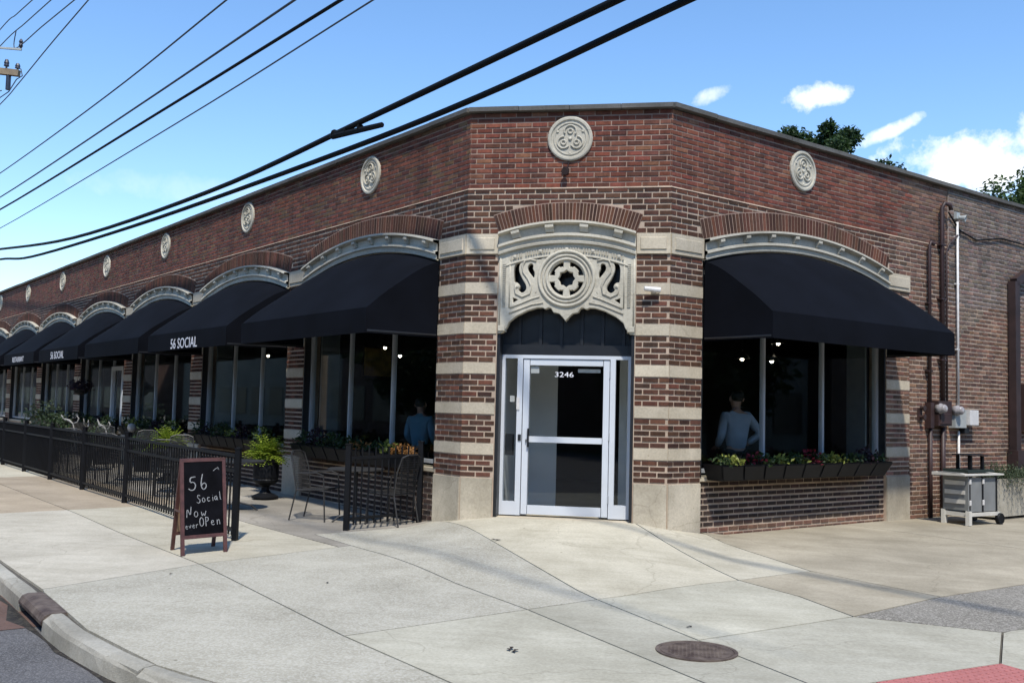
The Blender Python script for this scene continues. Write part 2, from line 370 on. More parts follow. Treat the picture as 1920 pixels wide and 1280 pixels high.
def text_mesh(name, body, size, ext, mapf, mats, parent, xs=1.0, origin=None):
    cu = bpy.data.curves.new('t', 'FONT'); cu.body = body; cu.size = size; cu.extrude = ext; cu.align_x = 'CENTER'; cu.align_y = 'CENTER'; cu.resolution_u = 3
    o = bpy.data.objects.new('t', cu); COL.objects.link(o); dg = bpy.context.evaluated_depsgraph_get()
    me = bpy.data.meshes.new_from_object(o.evaluated_get(dg)); bpy.data.objects.remove(o); bpy.data.curves.remove(cu)
    og = Vector(origin) if origin is not None else Vector((0, 0, 0))
    for v in me.vertices: v.co = mapf(v.co.x*xs, v.co.y, v.co.z)-og
    me.materials.clear(); me.materials.append(mats); me.name = name
    return link(name, me, parent, origin)
def curve_fill(name, splines, ext, bev, mapf, mats, parent, res=1):
    cu = bpy.data.curves.new('t', 'CURVE'); cu.dimensions = '2D'; cu.fill_mode = 'BOTH'; cu.extrude = ext; cu.bevel_depth = bev; cu.bevel_resolution = 1
    for pts in splines:
        s = cu.splines.new('POLY'); s.points.add(len(pts)-1); s.use_cyclic_u = True
        for p, q in zip(s.points, pts): p.co = (q[0], q[1], 0, 1)
    o = bpy.data.objects.new('t', cu); COL.objects.link(o); dg = bpy.context.evaluated_depsgraph_get()
    me = bpy.data.meshes.new_from_object(o.evaluated_get(dg)); bpy.data.objects.remove(o); bpy.data.curves.remove(cu)
    for v in me.vertices: v.co = mapf(v.co.x, v.co.y, v.co.z)
    me.materials.clear(); me.materials.append(mats); me.name = name
    return link(name, me, parent)
# ------------------------------------------------------------------ ground, road, pavement
def uvp(u, v, z): p = A+dL*u+nL*v; return Vector((p.x, p.y, z))
g = MB(); g.add([uvp(-400, -400, -.24), uvp(400, -400, -.24), uvp(400, 400, -.24), uvp(-400, 400, -.24)], [(0, 3, 2, 1)])
tag(g.build('ground', M_GRASS), kind='structure')
ROADZ = -.165
g = MB()
for u0, u1, v0, v1 in [(-300, 300, 4.9, 14.5), (-17.5, -7.9, -300, 4.9), (-17.5, -7.9, 14.5, 300)]:
    g.add([uvp(u0, v0, ROADZ), uvp(u1, v0, ROADZ), uvp(u1, v1, ROADZ), uvp(u0, v1, ROADZ)], [(0, 3, 2, 1)])
road = tag(g.build('road', M_ASPH), kind='structure')
g = MB(); g.grid(lambda a, b: uvp(-2.1+a*14, 5.3+b*.62, ROADZ+.004+.002*math.sin(a*60)), 20, 2)
g.build('gutter_strip', M_GUTT, road)
def tess(poly, step, zf, mats, name, parent, skirt=.09, inset=.009):
    pv = [Vector((p.x, p.y)) for p in poly]
    ar = sum(pv[i].x*pv[(i+1) % len(pv)].y-pv[(i+1) % len(pv)].x*pv[i].y for i in range(len(pv)))
    if ar < 0: pv.reverse()
    n = len(pv); q = []
    for i in range(n):      # small inset leaves the open joint
        a, b, c = pv[i-1], pv[i], pv[(i+1) % n]
        d1 = (b-a).normalized(); d2 = (c-b).normalized(); n1 = Vector((-d1.y, d1.x)); n2 = Vector((-d2.y, d2.x))
        h = (n1+n2); h = h/max(.4, h.dot(n1)) if h.length > .05 else n1
        q.append(b+h*inset)
    bd = []
    for i in range(n):
        a, b = q[i], q[(i+1) % n]; k = max(1, int((b-a).length/.4))
        for j in range(k): bd.append(a+(b-a)*(j/k))
    nb = len(bd); pts = list(bd)
    x0, x1 = min(p.x for p in q), max(p.x for p in q); y0, y1 = min(p.y for p in q), max(p.y for p in q)
    def inside(p):
        c = False
        for i in range(n):
            a, b = q[i], q[i-1]
            if (a.y > p.y) != (b.y > p.y) and p.x < (b.x-a.x)*(p.y-a.y)/(b.y-a.y)+a.x: c = not c
        return c
    x = x0+step*.37
    while x < x1:
        y = y0+step*.41
        while y < y1:
            p = Vector((x, y))
            if inside(p): pts.append(p)
            y += step
        x += step
    V, E_, F, *_ = delaunay_2d_cdt(pts, [(i, (i+1) % nb) for i in range(nb)], [list(range(nb))], 1, 1e-5)
    m = MB(); m.add([(v.x, v.y, zf(v.x, v.y)) for v in V], [tuple(f) for f in F])
    k = len(m.v); 
    for p in bd:
        z = zf(p.x, p.y); m.v += [(p.x, p.y, z), (p.x, p.y, z-skirt)]
    for i in range(nb):
        j = (i+1) % nb; m.f.append((k+2*i, k+2*i+1, k+2*j+1, k+2*j)); m.m.append(0)
    return m.build(name, mats, parent)
SL = []
CURB = [(60, 5.2), (20, 5.2), (8, 5.2), (2, 5.22), (.52, 5.23), (-1.45, 5.25), (-3.0, 5.30), (-4.2, 5.18), (-4.8, 5.0), (-5.6, 4.65), (-6.5, 4.1), (-7.3, 3.3), (-7.9, 2.3), (-8.2, 1.0), (-8.25, -.5), (-8.25, -40)]
base = tess([uvp(*c, 0) for c in CURB]+[uvp(-1.8, -40, 0), uvp(-1.85, -1.7, 0), uvp(0, -.1, 0), uvp(60, -.1, 0)], 1.2, lambda x, y: gz(x, y)-(.022 if abs(x) > 2.6 or y < -4.2 else .1), M_SIDE, 'pavement', None, skirt=.1, inset=-.01)
tag(base, kind='structure')
def slab(pts, m, step=.6): tess([uvp(*p, 0) for p in pts], step, gz, m, 'slab', base)
slab([(.5, -.02), (-4.15, 1.38), (-4.2, -.44), (-1.654, -1.529), (0, -.02)], M_CREAM, .25)
slab([(-4.2, -.44), (-4.22, -1.56), (-2.0, -2.45), (-1.92, -1.795), (-1.654, -1.529)], M_CREAM, .25)
slab([(-4.22, -1.56), (-4.2, -.44), (-5.0, -.3), (-5.77, .01), (-5.68, -1.5)], M_TAN2)
slab([(-4.22, -1.56), (-5.68, -1.5), (-5.75, -2.94), (-5.78, -5.6), (-1.9, -5.6), (-1.9, -2.45), (-2.0, -2.45)], M_TAN2)
slab([(-5.78, -5.6), (-5.8, -9.6), (-1.9, -9.6), (-1.9, -5.6)], M_TAN2)
slab([(-5.8, -9.6), (-5.8, -30), (-1.9, -30), (-1.9, -9.6)], M_TAN2, 1.5)
slab([(-5.77, .01), (-5.68, -1.5), (-5.75, -2.94), (-5.8, -9), (-6.9, -9), (-6.76, -.8), (-6.72, -.55)], M_AGG)
slab([(-5.8, -9), (-5.8, -30), (-6.9, -30), (-6.9, -9)], M_AGG, 1.5)
slab([(-4.15, 1.38), (-4.2, -.44), (-5.0, -.3), (-5.77, .01), (-5.62, 1.72)], M_GREY2)
slab([(-5.77, .01), (-6.72, -.55), (-7.19, .43), (-6.97, 1.59), (-6.9, 2.0), (-5.62, 1.72)], M_GREY2)
slab([(-4.15, 2.15), (-4.15, 1.38), (-5.62, 1.72), (-6.9, 2.0), (-8.0, 2.25), (-7.75, 2.73), (-6.0, 2.45)], M_GREY2)
slab([(-4.15, 3.83), (-4.15, 2.15), (-6, 2.45), (-7.75, 2.73), (-7.3, 3.3), (-6.8, 3.85), (-5.5, 3.83)], M_GREY2)
slab([(-1.3, 5.23), (-.75, 3.65), (-4.15, 3.83), (-5.5, 3.83), (-6.8, 3.85), (-6.5, 4.1), (-5.6, 4.65), (-4.8, 5.0), (-4.2, 5.18), (-3.0, 5.3), (-1.45, 5.25)], M_GREYC)
slab([(-.75, 3.65), (-.44, 1.78), (-4.15, 2.15), (-4.15, 3.83)], M_GREYC)
slab([(-.44, 1.78), (.62, 1.72), (.62, -.02), (.5, -.02), (-4.15, 1.38), (-4.15, 2.15)], M_GREYC, .25)
slab([(-6.72, -.55), (-6.9, -9), (-8.22, -9), (-8.2, .5), (-7.9, .55), (-7.19, .43)], M_GREY2)
slab([(-6.9, 2.0), (-6.97, 1.59), (-7.7, 1.7), (-7.9, .55), (-8.18, .52), (-8.1, 1.6), (-7.95, 2.2)], M_GREY2)
slab([(-1.3, 5.23), (.52, 5.23), (4.55, 5.2), (4.5, 3.65), (-.75, 3.65)], M_CRM2)
slab([(-.75, 3.65), (4.5, 3.65), (4.5, 2.0), (-.47, 1.95)], M_CREAM)
slab([(.62, 1.72), (-.44, 1.78), (-.47, 1.95), (4.5, 2.0), (4.5, -.05), (.62, -.05)], M_PATIO)
us = [4.5, 10.9, 17, 23.5, 31, 45, 60]
for i in range(6):
    u0, u1 = us[i], us[i+1]
    a, b = [(M_TAN, M_TAN), (M_CRM2, M_CREAM)][i % 2]
    slab([(u0, 5.2), (u1, 5.2), (u1, 3.65), (u0, 3.65)], a, 1); slab([(u0, 3.65), (u1, 3.65), (u1, 2.0), (u0, 2.0)], b, 1)
    slab([(u0, 2.0), (u1, 2.0), (u1, -.05), (u0, -.05)], M_PATIO, 1)
# red tactile plate with truncated domes
rp = [(-6.97, 1.59), (-7.19, .43), (-7.9, .55), (-7.7, 1.7)]
tp = tess([uvp(*p, 0) for p in rp], .5, lambda x, y: gz(x, y)+.004, M_TACT, 'tactile_plate', base)
g = MB()
for i in range(20):
    for j in range(12):
        a, b = (i+.5)/20, (j+.5)/12
        u = (rp[0][0]*(1-a)+rp[1][0]*a)*(1-b)+(rp[3][0]*(1-a)+rp[2][0]*a)*b; v = (rp[0][1]*(1-a)+rp[1][1]*a)*(1-b)+(rp[3][1]*(1-a)+rp[2][1]*a)*b
        g.lathe(uv(u, v, .003), [(.014, 0), (.012, .004), (.007, .006)], 8)
tag(g.build('dome_studs', M_TACT, tp, smooth=True), kind='stuff')
# kerb: a real step with a rounded nose
CB = []
for i in range(len(CURB)-1):
    a, b = Vector(CURB[i]), Vector(CURB[i+1]); k = max(1, min(12, int((b-a).length/.3)))
    for j in range(k): CB.append(a+(b-a)*(j/k))
CB.append(Vector(CURB[-1]))
for _ in range(3): CB = [CB[0]]+[(CB[i-1]+CB[i]*2+CB[i+1])/4 for i in range(1, len(CB)-1)]+[CB[-1]]
PROF = [(.028, -.06), (.028, -.006), (.045, .003), (.11, .0), (.145, -.012), (.165, -.04), (.19, -.2), (.19, -.3)]
def curb_run(ps, name, m, parent, prof=PROF, rough=.006):
    g = MB(); P = len(prof); rnd = random.Random(3)
    for i, c in enumerate(ps):
        t = ps[min(i+1, len(ps)-1)]-ps[max(i-1, 0)]; t.normalize(); nn = Vector((t.y, -t.x))
        if nn.y < 0 and abs(nn.y) > .3: nn = -nn
        if abs(nn.y) <= .3 and nn.x > 0: nn = -nn
        w = uv(c.x, c.y); zb = w.z
        for (o, dz) in prof:
            q = c+nn*(o+(rnd.uniform(-1, 1)*rough*1.6 if o > .1 else 0)); j = rnd.uniform(-rough, rough) if 0 < o else 0
            g.v.append(tuple(uvp(q.x, q.y, max(zb+dz+j, -.32))))
    for i in range(len(ps)-1):
        for k in range(P-1): g.f.append((i*P+k, i*P+k+1, (i+1)*P+k+1, (i+1)*P+k)); g.m.append(0)
    for e in (0, len(ps)-1): g.f.append(tuple(e*P+k for k in range(P))); g.m.append(0)
    return fixn(g.build(name, m, parent, smooth=False))
kb = thing('kerb', (0, 0, 0), None, None); tag(kb, kind='structure')
i0 = min(range(len(CB)), key=lambda i: (CB[i]-Vector((-1.35, 5.25))).length); i1 = min(range(len(CB)), key=lambda i: (CB[i]-Vector((-2.25, 5.28))).length)
cuts = [0]+[i for i in range(8, i0-3, 7)]+[i0]
for a, b in zip(cuts[:-1], cuts[1:]): curb_run(CB[a:b+1], 'kerb_stone', M_CURB, kb)
cuts = list(range(i1, len(CB)-1, 6))+[len(CB)-1]
for a, b in zip(cuts[:-1], cuts[1:]): curb_run(CB[a:b+1], 'kerb_stone', M_CURB, kb)
# wet grit and debris lying in the gutter
g = MB(); rg = random.Random(9); n0 = len(CB)
for i in range(n0):
    c = CB[i]; t = CB[min(i+1, n0-1)]-CB[max(i-1, 0)]; t.normalize(); nn = Vector((t.y, -t.x))
    if (nn.y < 0 and abs(nn.y) > .3) or (abs(nn.y) <= .3 and nn.x > 0): nn = -nn
    wdt = .012+.09*rg.random()**2+.05*max(0, math.sin(i*.7))
    for o in (.185, .19+wdt): q = c+nn*o; g.v.append(tuple(uvp(q.x, q.y, ROADZ+.005)))
for i in range(n0-1): g.f.append((2*i, 2*i+1, 2*i+3, 2*i+2)); g.m.append(0)
g.build('gutter_grime', M_GRIME, road)
# kerb inlet
dr = thing('storm_drain', uv(-1.8, 5.3), 'rusty iron storm drain inlet set into the kerb', 'storm drain')
curb_run(CB[i0:i1+1], 'hood', M_RUST, dr, [(.0, -.03), (.0, .004), (.12, .006), (.16, -.01), (.185, -.05), (.185, -.075), (.1, -.075)], .001).location = -wloc(dr)
curb_run(CB[i0:i1+1], 'throat', M_BLK, dr, [(.04, -.074), (.12, -.08), (.13, -.3)], 0).location = -wloc(dr)
# manhole
mc = uv(-5.83, 1.97); g = MB(); g.lathe(mc, [(.285, -.02), (.285, .008), (.262, .008), (.258, .002), (.255, .002)], 40)
mh = thing('manhole_cover', mc, 'round rusty iron manhole cover in the pavement', 'manhole cover')
fixn(g.build('frame_ring', M_RUST, mh, origin=mc))
g = MB(); g.lathe(mc, [(.25, -.02), (.25, .006), (.24, .0075), (.0, .0075)], 40)
lid = fixn(g.build('lid', M_RUST, mh, origin=mc)); g = MB(); rr = random.Random(5)
for i in range(-8, 9):
    for j in range(-8, 9):
        if i*i+j*j < 62: g.box(FW, mc.x+i*.027-.008, mc.x+i*.027+.008, mc.y+j*.027-.008, mc.y+j*.027+.008, mc.z+.0072, mc.z+.0105)
tag(g.build('tread_studs', M_RUST, lid, origin=mc), kind='stuff')
# litter leaves on the pavement
for lab, (u, v), sz in [('dark leaf litter on the grey front slab', (-5.15, 3.05), .075), ('small dark scrap on the slab by the left joint', (-2.3, 3.05), .05), ('dry leaf on the cream slab left of the door', (-1.55, .55), .07), ('dry leaf just behind the manhole cover', (-5.3, 1.45), .06), ('tiny dark scrap near the chalkboard sign', (-1.2, 4.1), .045)]:
    c = uv(u, v, .004); g = MB(); rr = random.Random(u)
    for k in range(4 if sz > .06 else 2):
        a = rr.uniform(0, 6.3); d = Vector((math.cos(a), math.sin(a), .1)); g.leaf(c+Vector((rr.uniform(-.5, .5)*sz, rr.uniform(-.5, .5)*sz, .002*k)), d, Z, sz*rr.uniform(.6, 1), sz*.45)
    tag(g.build('fallen_leaf', M_SOIL), lab, 'leaf')

# ------------------------------------------------------------------ the corner building
BLD = thing('brick_building', (0, 0, 0), 'one storey corner restaurant building of red brick with limestone bands', 'building')
LB, PW = 4.743, .655          # bay pitch and pier width on the left wall
NB = 9
OPL = [(.63+i*LB, .63+i*LB+LB-PW) for i in range(NB)]
OPR = [(.60, 4.81)]
OPC = [(-.885, .885)]
ZTOP, ZBELT, ZIT, ZIB, ZBASE = 5.505, 4.497, 3.895, 3.628, .744
LEND, REND = .63+NB*LB, 15.0
class Arc:
    def __init__(s, a0, a1, zs, zc):
        s.m, c, h = (a0+a1)/2, (a1-a0)/2, zc-zs; s.a0, s.a1 = a0, a1; s.r = (c*c+h*h)/(2*h); s.zc = zc-s.r; s.half = math.asin(c/s.r)
    def z(s, a, off=0): return s.zc+math.sqrt(max(1e-6, (s.r+off)**2-(a-s.m)**2))
    def pt(s, th, off=0): return s.m+(s.r+off)*math.sin(th), s.zc+(s.r+off)*math.cos(th)
ARL = [Arc(a, b, 3.885, 4.175) for a, b in OPL]; ARR = [Arc(a, b, 3.885, 4.19) for a, b in OPR]; ARC_ = [Arc(a, b, 3.90, 4.05) for a, b in OPC]
WALLS = [(FL, 0, LEND, OPL, ARL), (FC, -HW, HW, OPC, ARC_), (FR, 0, REND, OPR, ARR)]
DEPTH = .30
wallobj = []
for wi, (fr, s0, s1, ops, ars) in enumerate(WALLS):
    g = MB(); MO = -.008
    def col(a0, a1, zb0, zb1, zt, out, mi):
        P = fr.p
        vs = [P(a0, -DEPTH, zb0), P(a1, -DEPTH, zb1), P(a1, -DEPTH, zt), P(a0, -DEPTH, zt), P(a0, out, zb0), P(a1, out, zb1), P(a1, out, zt), P(a0, out, zt)]
        g.add(vs, [(0, 1, 2, 3), (7, 6, 5, 4), (0, 4, 5, 1), (1, 5, 6, 2), (2, 6, 7, 3), (3, 7, 4, 0)], mi)
    brk = [s0]+[x for o in ops for x in o]+[s1]
    for k in range(0, len(brk), 2):
        a, b = brk[k], brk[k+1]
        if b-a > .01:
            if wi == 2 and b > 8:
                col(a, 6.66, -.35, -.35, ZBELT, MO, 0); col(6.66, b, -.35, -.35, 3.55, MO, 0); col(6.66, b, 3.55, 3.55, ZTOP, MO, 2)
            else: col(a, b, -.35, -.35, ZBELT, MO, 0)
    for ar in ars:
        n = 16
        for k in range(n):
            a, b = ar.a0+(ar.a1-ar.a0)*k/n, ar.a0+(ar.a1-ar.a0)*(k+1)/n
            col(a, b, ar.z(a), ar.z(b), ZBELT, MO, 0)
    if wi == 2: col(s0, 6.66, ZBELT, ZBELT, ZTOP, MO-.022, 1)
    else: col(s0, s1, ZBELT, ZBELT, ZTOP, MO-.022, 1)
    if wi != 1:
        for a, b in ops:       # dwarf wall below the window
            P = fr.p; vs = [P(a, -DEPTH, -.35), P(b, -DEPTH, -.35), P(b, -DEPTH, .76), P(a, -DEPTH, .76), P(a, -.05, -.35), P(b, -.05, -.35), P(b, -.05, .76), P(a, -.05, .76)]
            g.add(vs, [(0, 1, 2, 3), (7, 6, 5, 4), (0, 4, 5, 1), (1, 5, 6, 2), (2, 6, 7, 3), (3, 7, 4, 0)], 0)
    w = g.build('wall', [M_MORT, M_MORTU, M_MORTG], BLD); fixn(w); wallobj.append(w)
    w['label'] = ['long wall of arched bays', 'narrow canted entrance wall', 'side wall with one arched bay and a plain stretch'][wi]

rb = random.Random(11)
def bcol(kind):
    k = rb.random(); j = rb.uniform(.78, 1.22)
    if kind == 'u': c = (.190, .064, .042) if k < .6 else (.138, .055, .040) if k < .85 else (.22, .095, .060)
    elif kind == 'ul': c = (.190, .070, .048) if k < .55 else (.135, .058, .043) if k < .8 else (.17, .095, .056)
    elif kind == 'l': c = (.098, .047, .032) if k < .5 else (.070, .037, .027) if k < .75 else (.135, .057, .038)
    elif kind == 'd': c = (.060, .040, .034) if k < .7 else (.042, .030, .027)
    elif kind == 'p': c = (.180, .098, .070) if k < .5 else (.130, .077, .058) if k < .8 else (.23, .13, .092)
    else: c = (.185, .135, .108) if k < .6 else (.135, .102, .085) if k < .85 else (.22, .15, .118)
    return tuple(v*j*rb.uniform(.93, 1.07) for v in c)
BRK = []         # (distance-size score, wall index, frame, a0,a1,o0,o1,z0,z1,col)
def course(wi, fr, a0, a1, z0, z1, kind, jt, out=0., bond='run', row=0, L=.207, hid=None):
    H = .105
    z0b, z1b = z0+jt/2, z1-jt/2
    x = a0
    seq = []
    if bond == 'run':
        x = a0-(0 if row % 2 == 0 else L/2)-rb.uniform(0, .01)
        while x < a1: seq.append((x, x+L)); x += L
    else:
        x = a0-(0 if row % 2 == 0 else (L+H)/2)
        k = 0
        while x < a1:
            w = L if k % 2 == 0 else H; seq.append((x, x+w)); x += w; k += 1
    for p, q in seq:
        p2, q2 = (p+jt*.3 if p > a0 else a0), (q-jt*.3 if q < a1 else a1)
        if q2-p2 < .03: continue
        if hid and hid(p2, q2, z0b, z1b): continue
        o1 = out+rb.uniform(-.0025, .0025)
        kd = kind(p2, z0b) if callable(kind) else kind
        dz = rb.uniform(-.0012, .0012)
        BRK.append((wi, fr, p2, q2, out-.013, o1, z0b+dz, z1b+dz, bcol(kd)))
STR = [1.03, 1.55, 2.07, 2.59, 3.11]; SH = .15
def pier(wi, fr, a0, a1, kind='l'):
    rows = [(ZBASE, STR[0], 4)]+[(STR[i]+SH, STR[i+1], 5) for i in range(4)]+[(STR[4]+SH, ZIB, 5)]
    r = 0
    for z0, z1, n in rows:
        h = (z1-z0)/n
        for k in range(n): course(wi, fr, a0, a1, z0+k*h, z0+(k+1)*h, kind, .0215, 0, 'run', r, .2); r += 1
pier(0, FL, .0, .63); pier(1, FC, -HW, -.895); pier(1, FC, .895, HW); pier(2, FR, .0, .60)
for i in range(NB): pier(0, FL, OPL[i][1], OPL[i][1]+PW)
pier(2, FR, 4.81, 5.455, 'p')
for wi, (fr, s0, s1, ops, ars) in enumerate(WALLS):
    def hid(p, q, z0, z1):
        for ar in ars:
            m = (p+q)/2
            if ar.a0-.02 < m < ar.a1+.02 and (z0+z1)/2 < ar.z(m, .255): return True
        return False
    e = s1 if wi != 2 else 6.66
    e = min(e, 36) if wi == 0 else e
    h = (ZBELT-ZIT)/8
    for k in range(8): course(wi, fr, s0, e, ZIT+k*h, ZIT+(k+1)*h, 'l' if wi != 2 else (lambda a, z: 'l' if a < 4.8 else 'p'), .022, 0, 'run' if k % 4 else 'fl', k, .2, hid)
    h = (ZTOP-ZBELT)/15
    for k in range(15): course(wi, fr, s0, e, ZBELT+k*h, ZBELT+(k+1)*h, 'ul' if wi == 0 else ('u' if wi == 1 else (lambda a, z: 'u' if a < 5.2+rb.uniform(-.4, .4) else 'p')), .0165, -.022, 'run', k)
# plain stretch of the right wall
hh = (ZIT+.25)/56
for k in range(56):
    z0 = -.25+k*hh
    course(2, FR, 5.46, 14.5, z0, z0+hh, lambda a, z: 'g' if z > 3.25+.35*math.sin(a*1.7) and a > 6.7 else 'p', .023, 0, 'run' if k % 5 else 'fl', k, .2)
h = (ZTOP-ZIT)/22
for k in range(22): course(2, FR, 6.665, 14.5, ZIT+k*h, ZIT+(k+1)*h, 'g', .018, 0, 'fl', k, .2)
# dwarf walls
for k in range(13):
    z0 = -.2+k*.0735
    course(2, FR, .61, 4.80, z0, z0+.0735, 'd' if z0 > .1 else 'p', .025, -.042, 'run', k, .2)  # lowest courses redder and lighter: the sunlit strip painted into the brick colour
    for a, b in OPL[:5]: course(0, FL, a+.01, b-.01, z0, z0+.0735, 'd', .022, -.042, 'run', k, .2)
def bscore(b):
    wi, fr, a0, a1, o0, o1, z0, z1, c = b
    p = fr.p((a0+a1)/2, 0, (z0+z1)/2); d = CAM-p; L = d.length
    if z0 < .2: return 0
    return (a1-a0)*abs(d.normalized().dot(fr.n))/L/L*(z1-z0)
order = sorted(range(len(BRK)), key=lambda i: -bscore(BRK[i])); top = set(order[:296])
ub = MB(); ub.brick(FW, -.5, .5, 0, 1, -.5, .5, None, 0)
ume = bpy.data.meshes.new('brick'); e1, e2 = .5-.015, .5-.04
ume.from_pydata([(-.5, 0, -.5), (.5, 0, -.5), (.5, 0, .5), (-.5, 0, .5), (-e1, -1, -e2), (e1, -1, -e2), (e1, -1, e2), (-e1, -1, e2)], [], [(4, 5, 6, 7), (0, 1, 5, 4), (1, 2, 6, 5), (2, 3, 7, 6), (3, 0, 4, 7)])
ume.materials.append(M_BRO)
rest = MB()
for i, b in enumerate(BRK):
    wi, fr, a0, a1, o0, o1, z0, z1, c = b
    if i in top:
        o = bpy.data.objects.new('brick', ume); COL.objects.link(o); o.parent = wallobj[wi]
        M = Matrix.Identity(4)
        for r_ in range(3): M[r_][0] = fr.d[r_]*(a1-a0); M[r_][1] = -fr.n[r_]*(o1-o0); M[r_][2] = Z[r_]*(z1-z0)
        c0 = fr.p((a0+a1)/2, o0, (z0+z1)/2)
        for r_ in range(3): M[r_][3] = c0[r_]
        o.matrix_basis = M; o.color = (*c, 1)
    else: rest.brick(fr, a0, a1, o0, o1, z0, z1, c)
tag(fixn(rest.build('brickwork', M_BR, BLD)), kind='stuff')

# limestone: bands, imposts, base blocks
def block(name, fr, a0, a1, o1, z0, z1, m, panel=False, o0=-.1, ins=.004):
    g = MB(); g.box(fr, a0, a1, o0, o1, z0, z1, 0, None, ins)
    if panel and a1-a0 > .2: g.box(fr, a0+.045, a1-.045, o1-.01, o1+.014, z0+.05, z1-.05, 0, None, .012)
    return fixn(g.build(name, m, BLD))
def stones(fr, a0, a1, ea=0, eb=0, split=True):
    for z in STR: block('stone_band', fr, a0, a1, .004, z, z+SH, M_STONE)
    block('impost_block', fr, a0-.0, a1+.0, .02, ZIB, ZIT, M_STONE, True)
    block('base_block', fr, a0-ea, a1+eb, .012, -.3, ZBASE, M_STONEG, ins=.012)
stones(FL, .001, .635); stones(FC, -HW, -.89); stones(FC, .89, HW); stones(FR, .001, .605)
for i in range(NB): stones(FL, OPL[i][1]-.005, OPL[i][1]+PW+.005)
stones(FR, 4.805, 5.457)
# belt ledge and coping stones
for fr, s0, s1 in ((FL, 0, LEND), (FC, -HW, HW), (FR, 0, 6.62)):
    g = MB(); P = fr.p
    g.add([P(s0, -.03, ZBELT-.004), P(s1, -.03, ZBELT-.004), P(s1, .005, ZBELT-.016), P(s0, .005, ZBELT-.016), P(s0, -.03, ZBELT+.012), P(s1, -.03, ZBELT+.012)], [(0, 3, 2, 1), (4, 5, 2, 3)])
    g.build('belt_course', M_MORT, BLD)
for fr, s0, s1, L in ((FL, 0, LEND, .92), (FC, -HW-.01, HW+.01, .665), (FR, 0, REND, .8)):
    n = round((s1-s0)/L)
    for k in range(n):
        a, b = s0+(s1-s0)*k/n, s0+(s1-s0)*(k+1)/n; g = MB(); dz = rb.uniform(-.004, .004); P = fr.p
        pr = [(-.36, ZTOP+.004), (.055, ZTOP+.004), (.06, ZTOP+.06), (-.12, ZTOP+.098), (-.36, ZTOP+.06)]
        vs = [P(x, o, z+dz) for x in (a+.004, b-.004) for o, z in pr]
        g.add(vs, [(4, 3, 2, 1, 0), (5, 6, 7, 8, 9)]+[(i, (i+1) % 5, 5+(i+1) % 5, 5+i) for i in range(5)])
        fixn(g.build('coping_stone', M_COPE, BLD))
# brick arches, moulded cornices and modillions
def cornice(fr, ar, name='cornice', deep=.275, nmod=8, modw=.085):
    prof = [(0, -.05), (0, .115), (-.028, .12), (-.042, .09), (-.046, .045), (-.15, .04), (-.158, .075), (-.192, .08), (-.205, .05), (-.25, .045), (-.258, .06), (-deep, .055), (-deep, -.15)]
    N = 28; g = MB(); n = len(prof)
    for k in range(N+1):
        th = -ar.half+2*ar.half*k/N
        a = ar.a0+(ar.a1-ar.a0)*k/N
        for off, o in prof: g.v.append(tuple(fr.p(a, o, ar.z(a)+off)))
    for k in range(N):
        for i in range(n-1): g.f.append((k*n+i, k*n+i+1, (k+1)*n+i+1, (k+1)*n+i)); g.m.append(0)
    co = fixn(g.build(name, M_TERRA, BLD))
    if not nmod: return co
    for k in range(nmod):
        th = -ar.half+2*ar.half*(k+.5)/nmod; g = MB(); a = ar.pt(th)[0]; z = ar.z(a)-.05; c = fr.p(a, 0, z)
        lf = Fr(c, fr.d*math.cos(th)-Z*math.sin(th), fr.n); upv = Z*math.cos(th)+fr.d*math.sin(th)
        def P(a_, o, z_): return c+lf.d*a_+fr.n*o+upv*z_
        h = modw/2
        vs = [P(x, o, z_) for x in (-h, h) for o, z_ in ((.03, .005), (.112, .005), (.112, -.03), (.085, -.055), (.07, -.088), (.03, -.095))]
        g.add(vs, [(5, 4, 3, 2, 1, 0), (6, 7, 8, 9, 10, 11)]+[(i, (i+1) % 6, 6+(i+1) % 6, 6+i) for i in range(6)])
        fixn(g.build('modillion', M_TERRA, co))
    return co
def brick_arch(fr, ar, w=.068, thick=.262, kind='l'):
    n = int(2*ar.half*ar.r/w); g = MB(); N = 40
    for k in range(n):
        t0 = -ar.half+2*ar.half*k/n; t1 = -ar.half+2*ar.half*(k+1)/n; e = .13*(t1-t0); o = .010+rb.uniform(-.0015, .0015)
        q = [ar.pt(t0+e, .008), ar.pt(t1-e, .008), ar.pt(t1-e, thick), ar.pt(t0+e, thick)]
        vs = [fr.p(a, -.01, z) for a, z in q]+[fr.p(a, o, z) for a, z in q]
        g.add(vs, [(7, 6, 5, 4), (0, 4, 5, 1), (1, 5, 6, 2), (2, 6, 7, 3), (3, 7, 4, 0)], 0, bcol(kind))
    a = fixn(g.build('brick_arch', M_BR, BLD))
    g = MB()
    for k in range(N):
        t0 = -ar.half+2*ar.half*k/N; t1 = -ar.half+2*ar.half*(k+1)/N
        q = [ar.pt(t0, 0), ar.pt(t1, 0), ar.pt(t1, thick+.012), ar.pt(t0, thick+.012)]
        vs = [fr.p(x, -.02, z) for x, z in q]+[fr.p(x, .0035, z) for x, z in q]
        g.add(vs, [(7, 6, 5, 4), (0, 4, 5, 1), (2, 6, 7, 3)])
    fixn(g.build('arch_mortar', M_MORTU, a))
for ar in ARL: cornice(FL, ar); brick_arch(FL, ar)
for ar in ARR: cornice(FR, ar); brick_arch(FR, ar)
cornice(FC, ARC_[0], nmod=4, deep=.285, modw=.11); brick_arch(FC, ARC_[0], .041, .243)
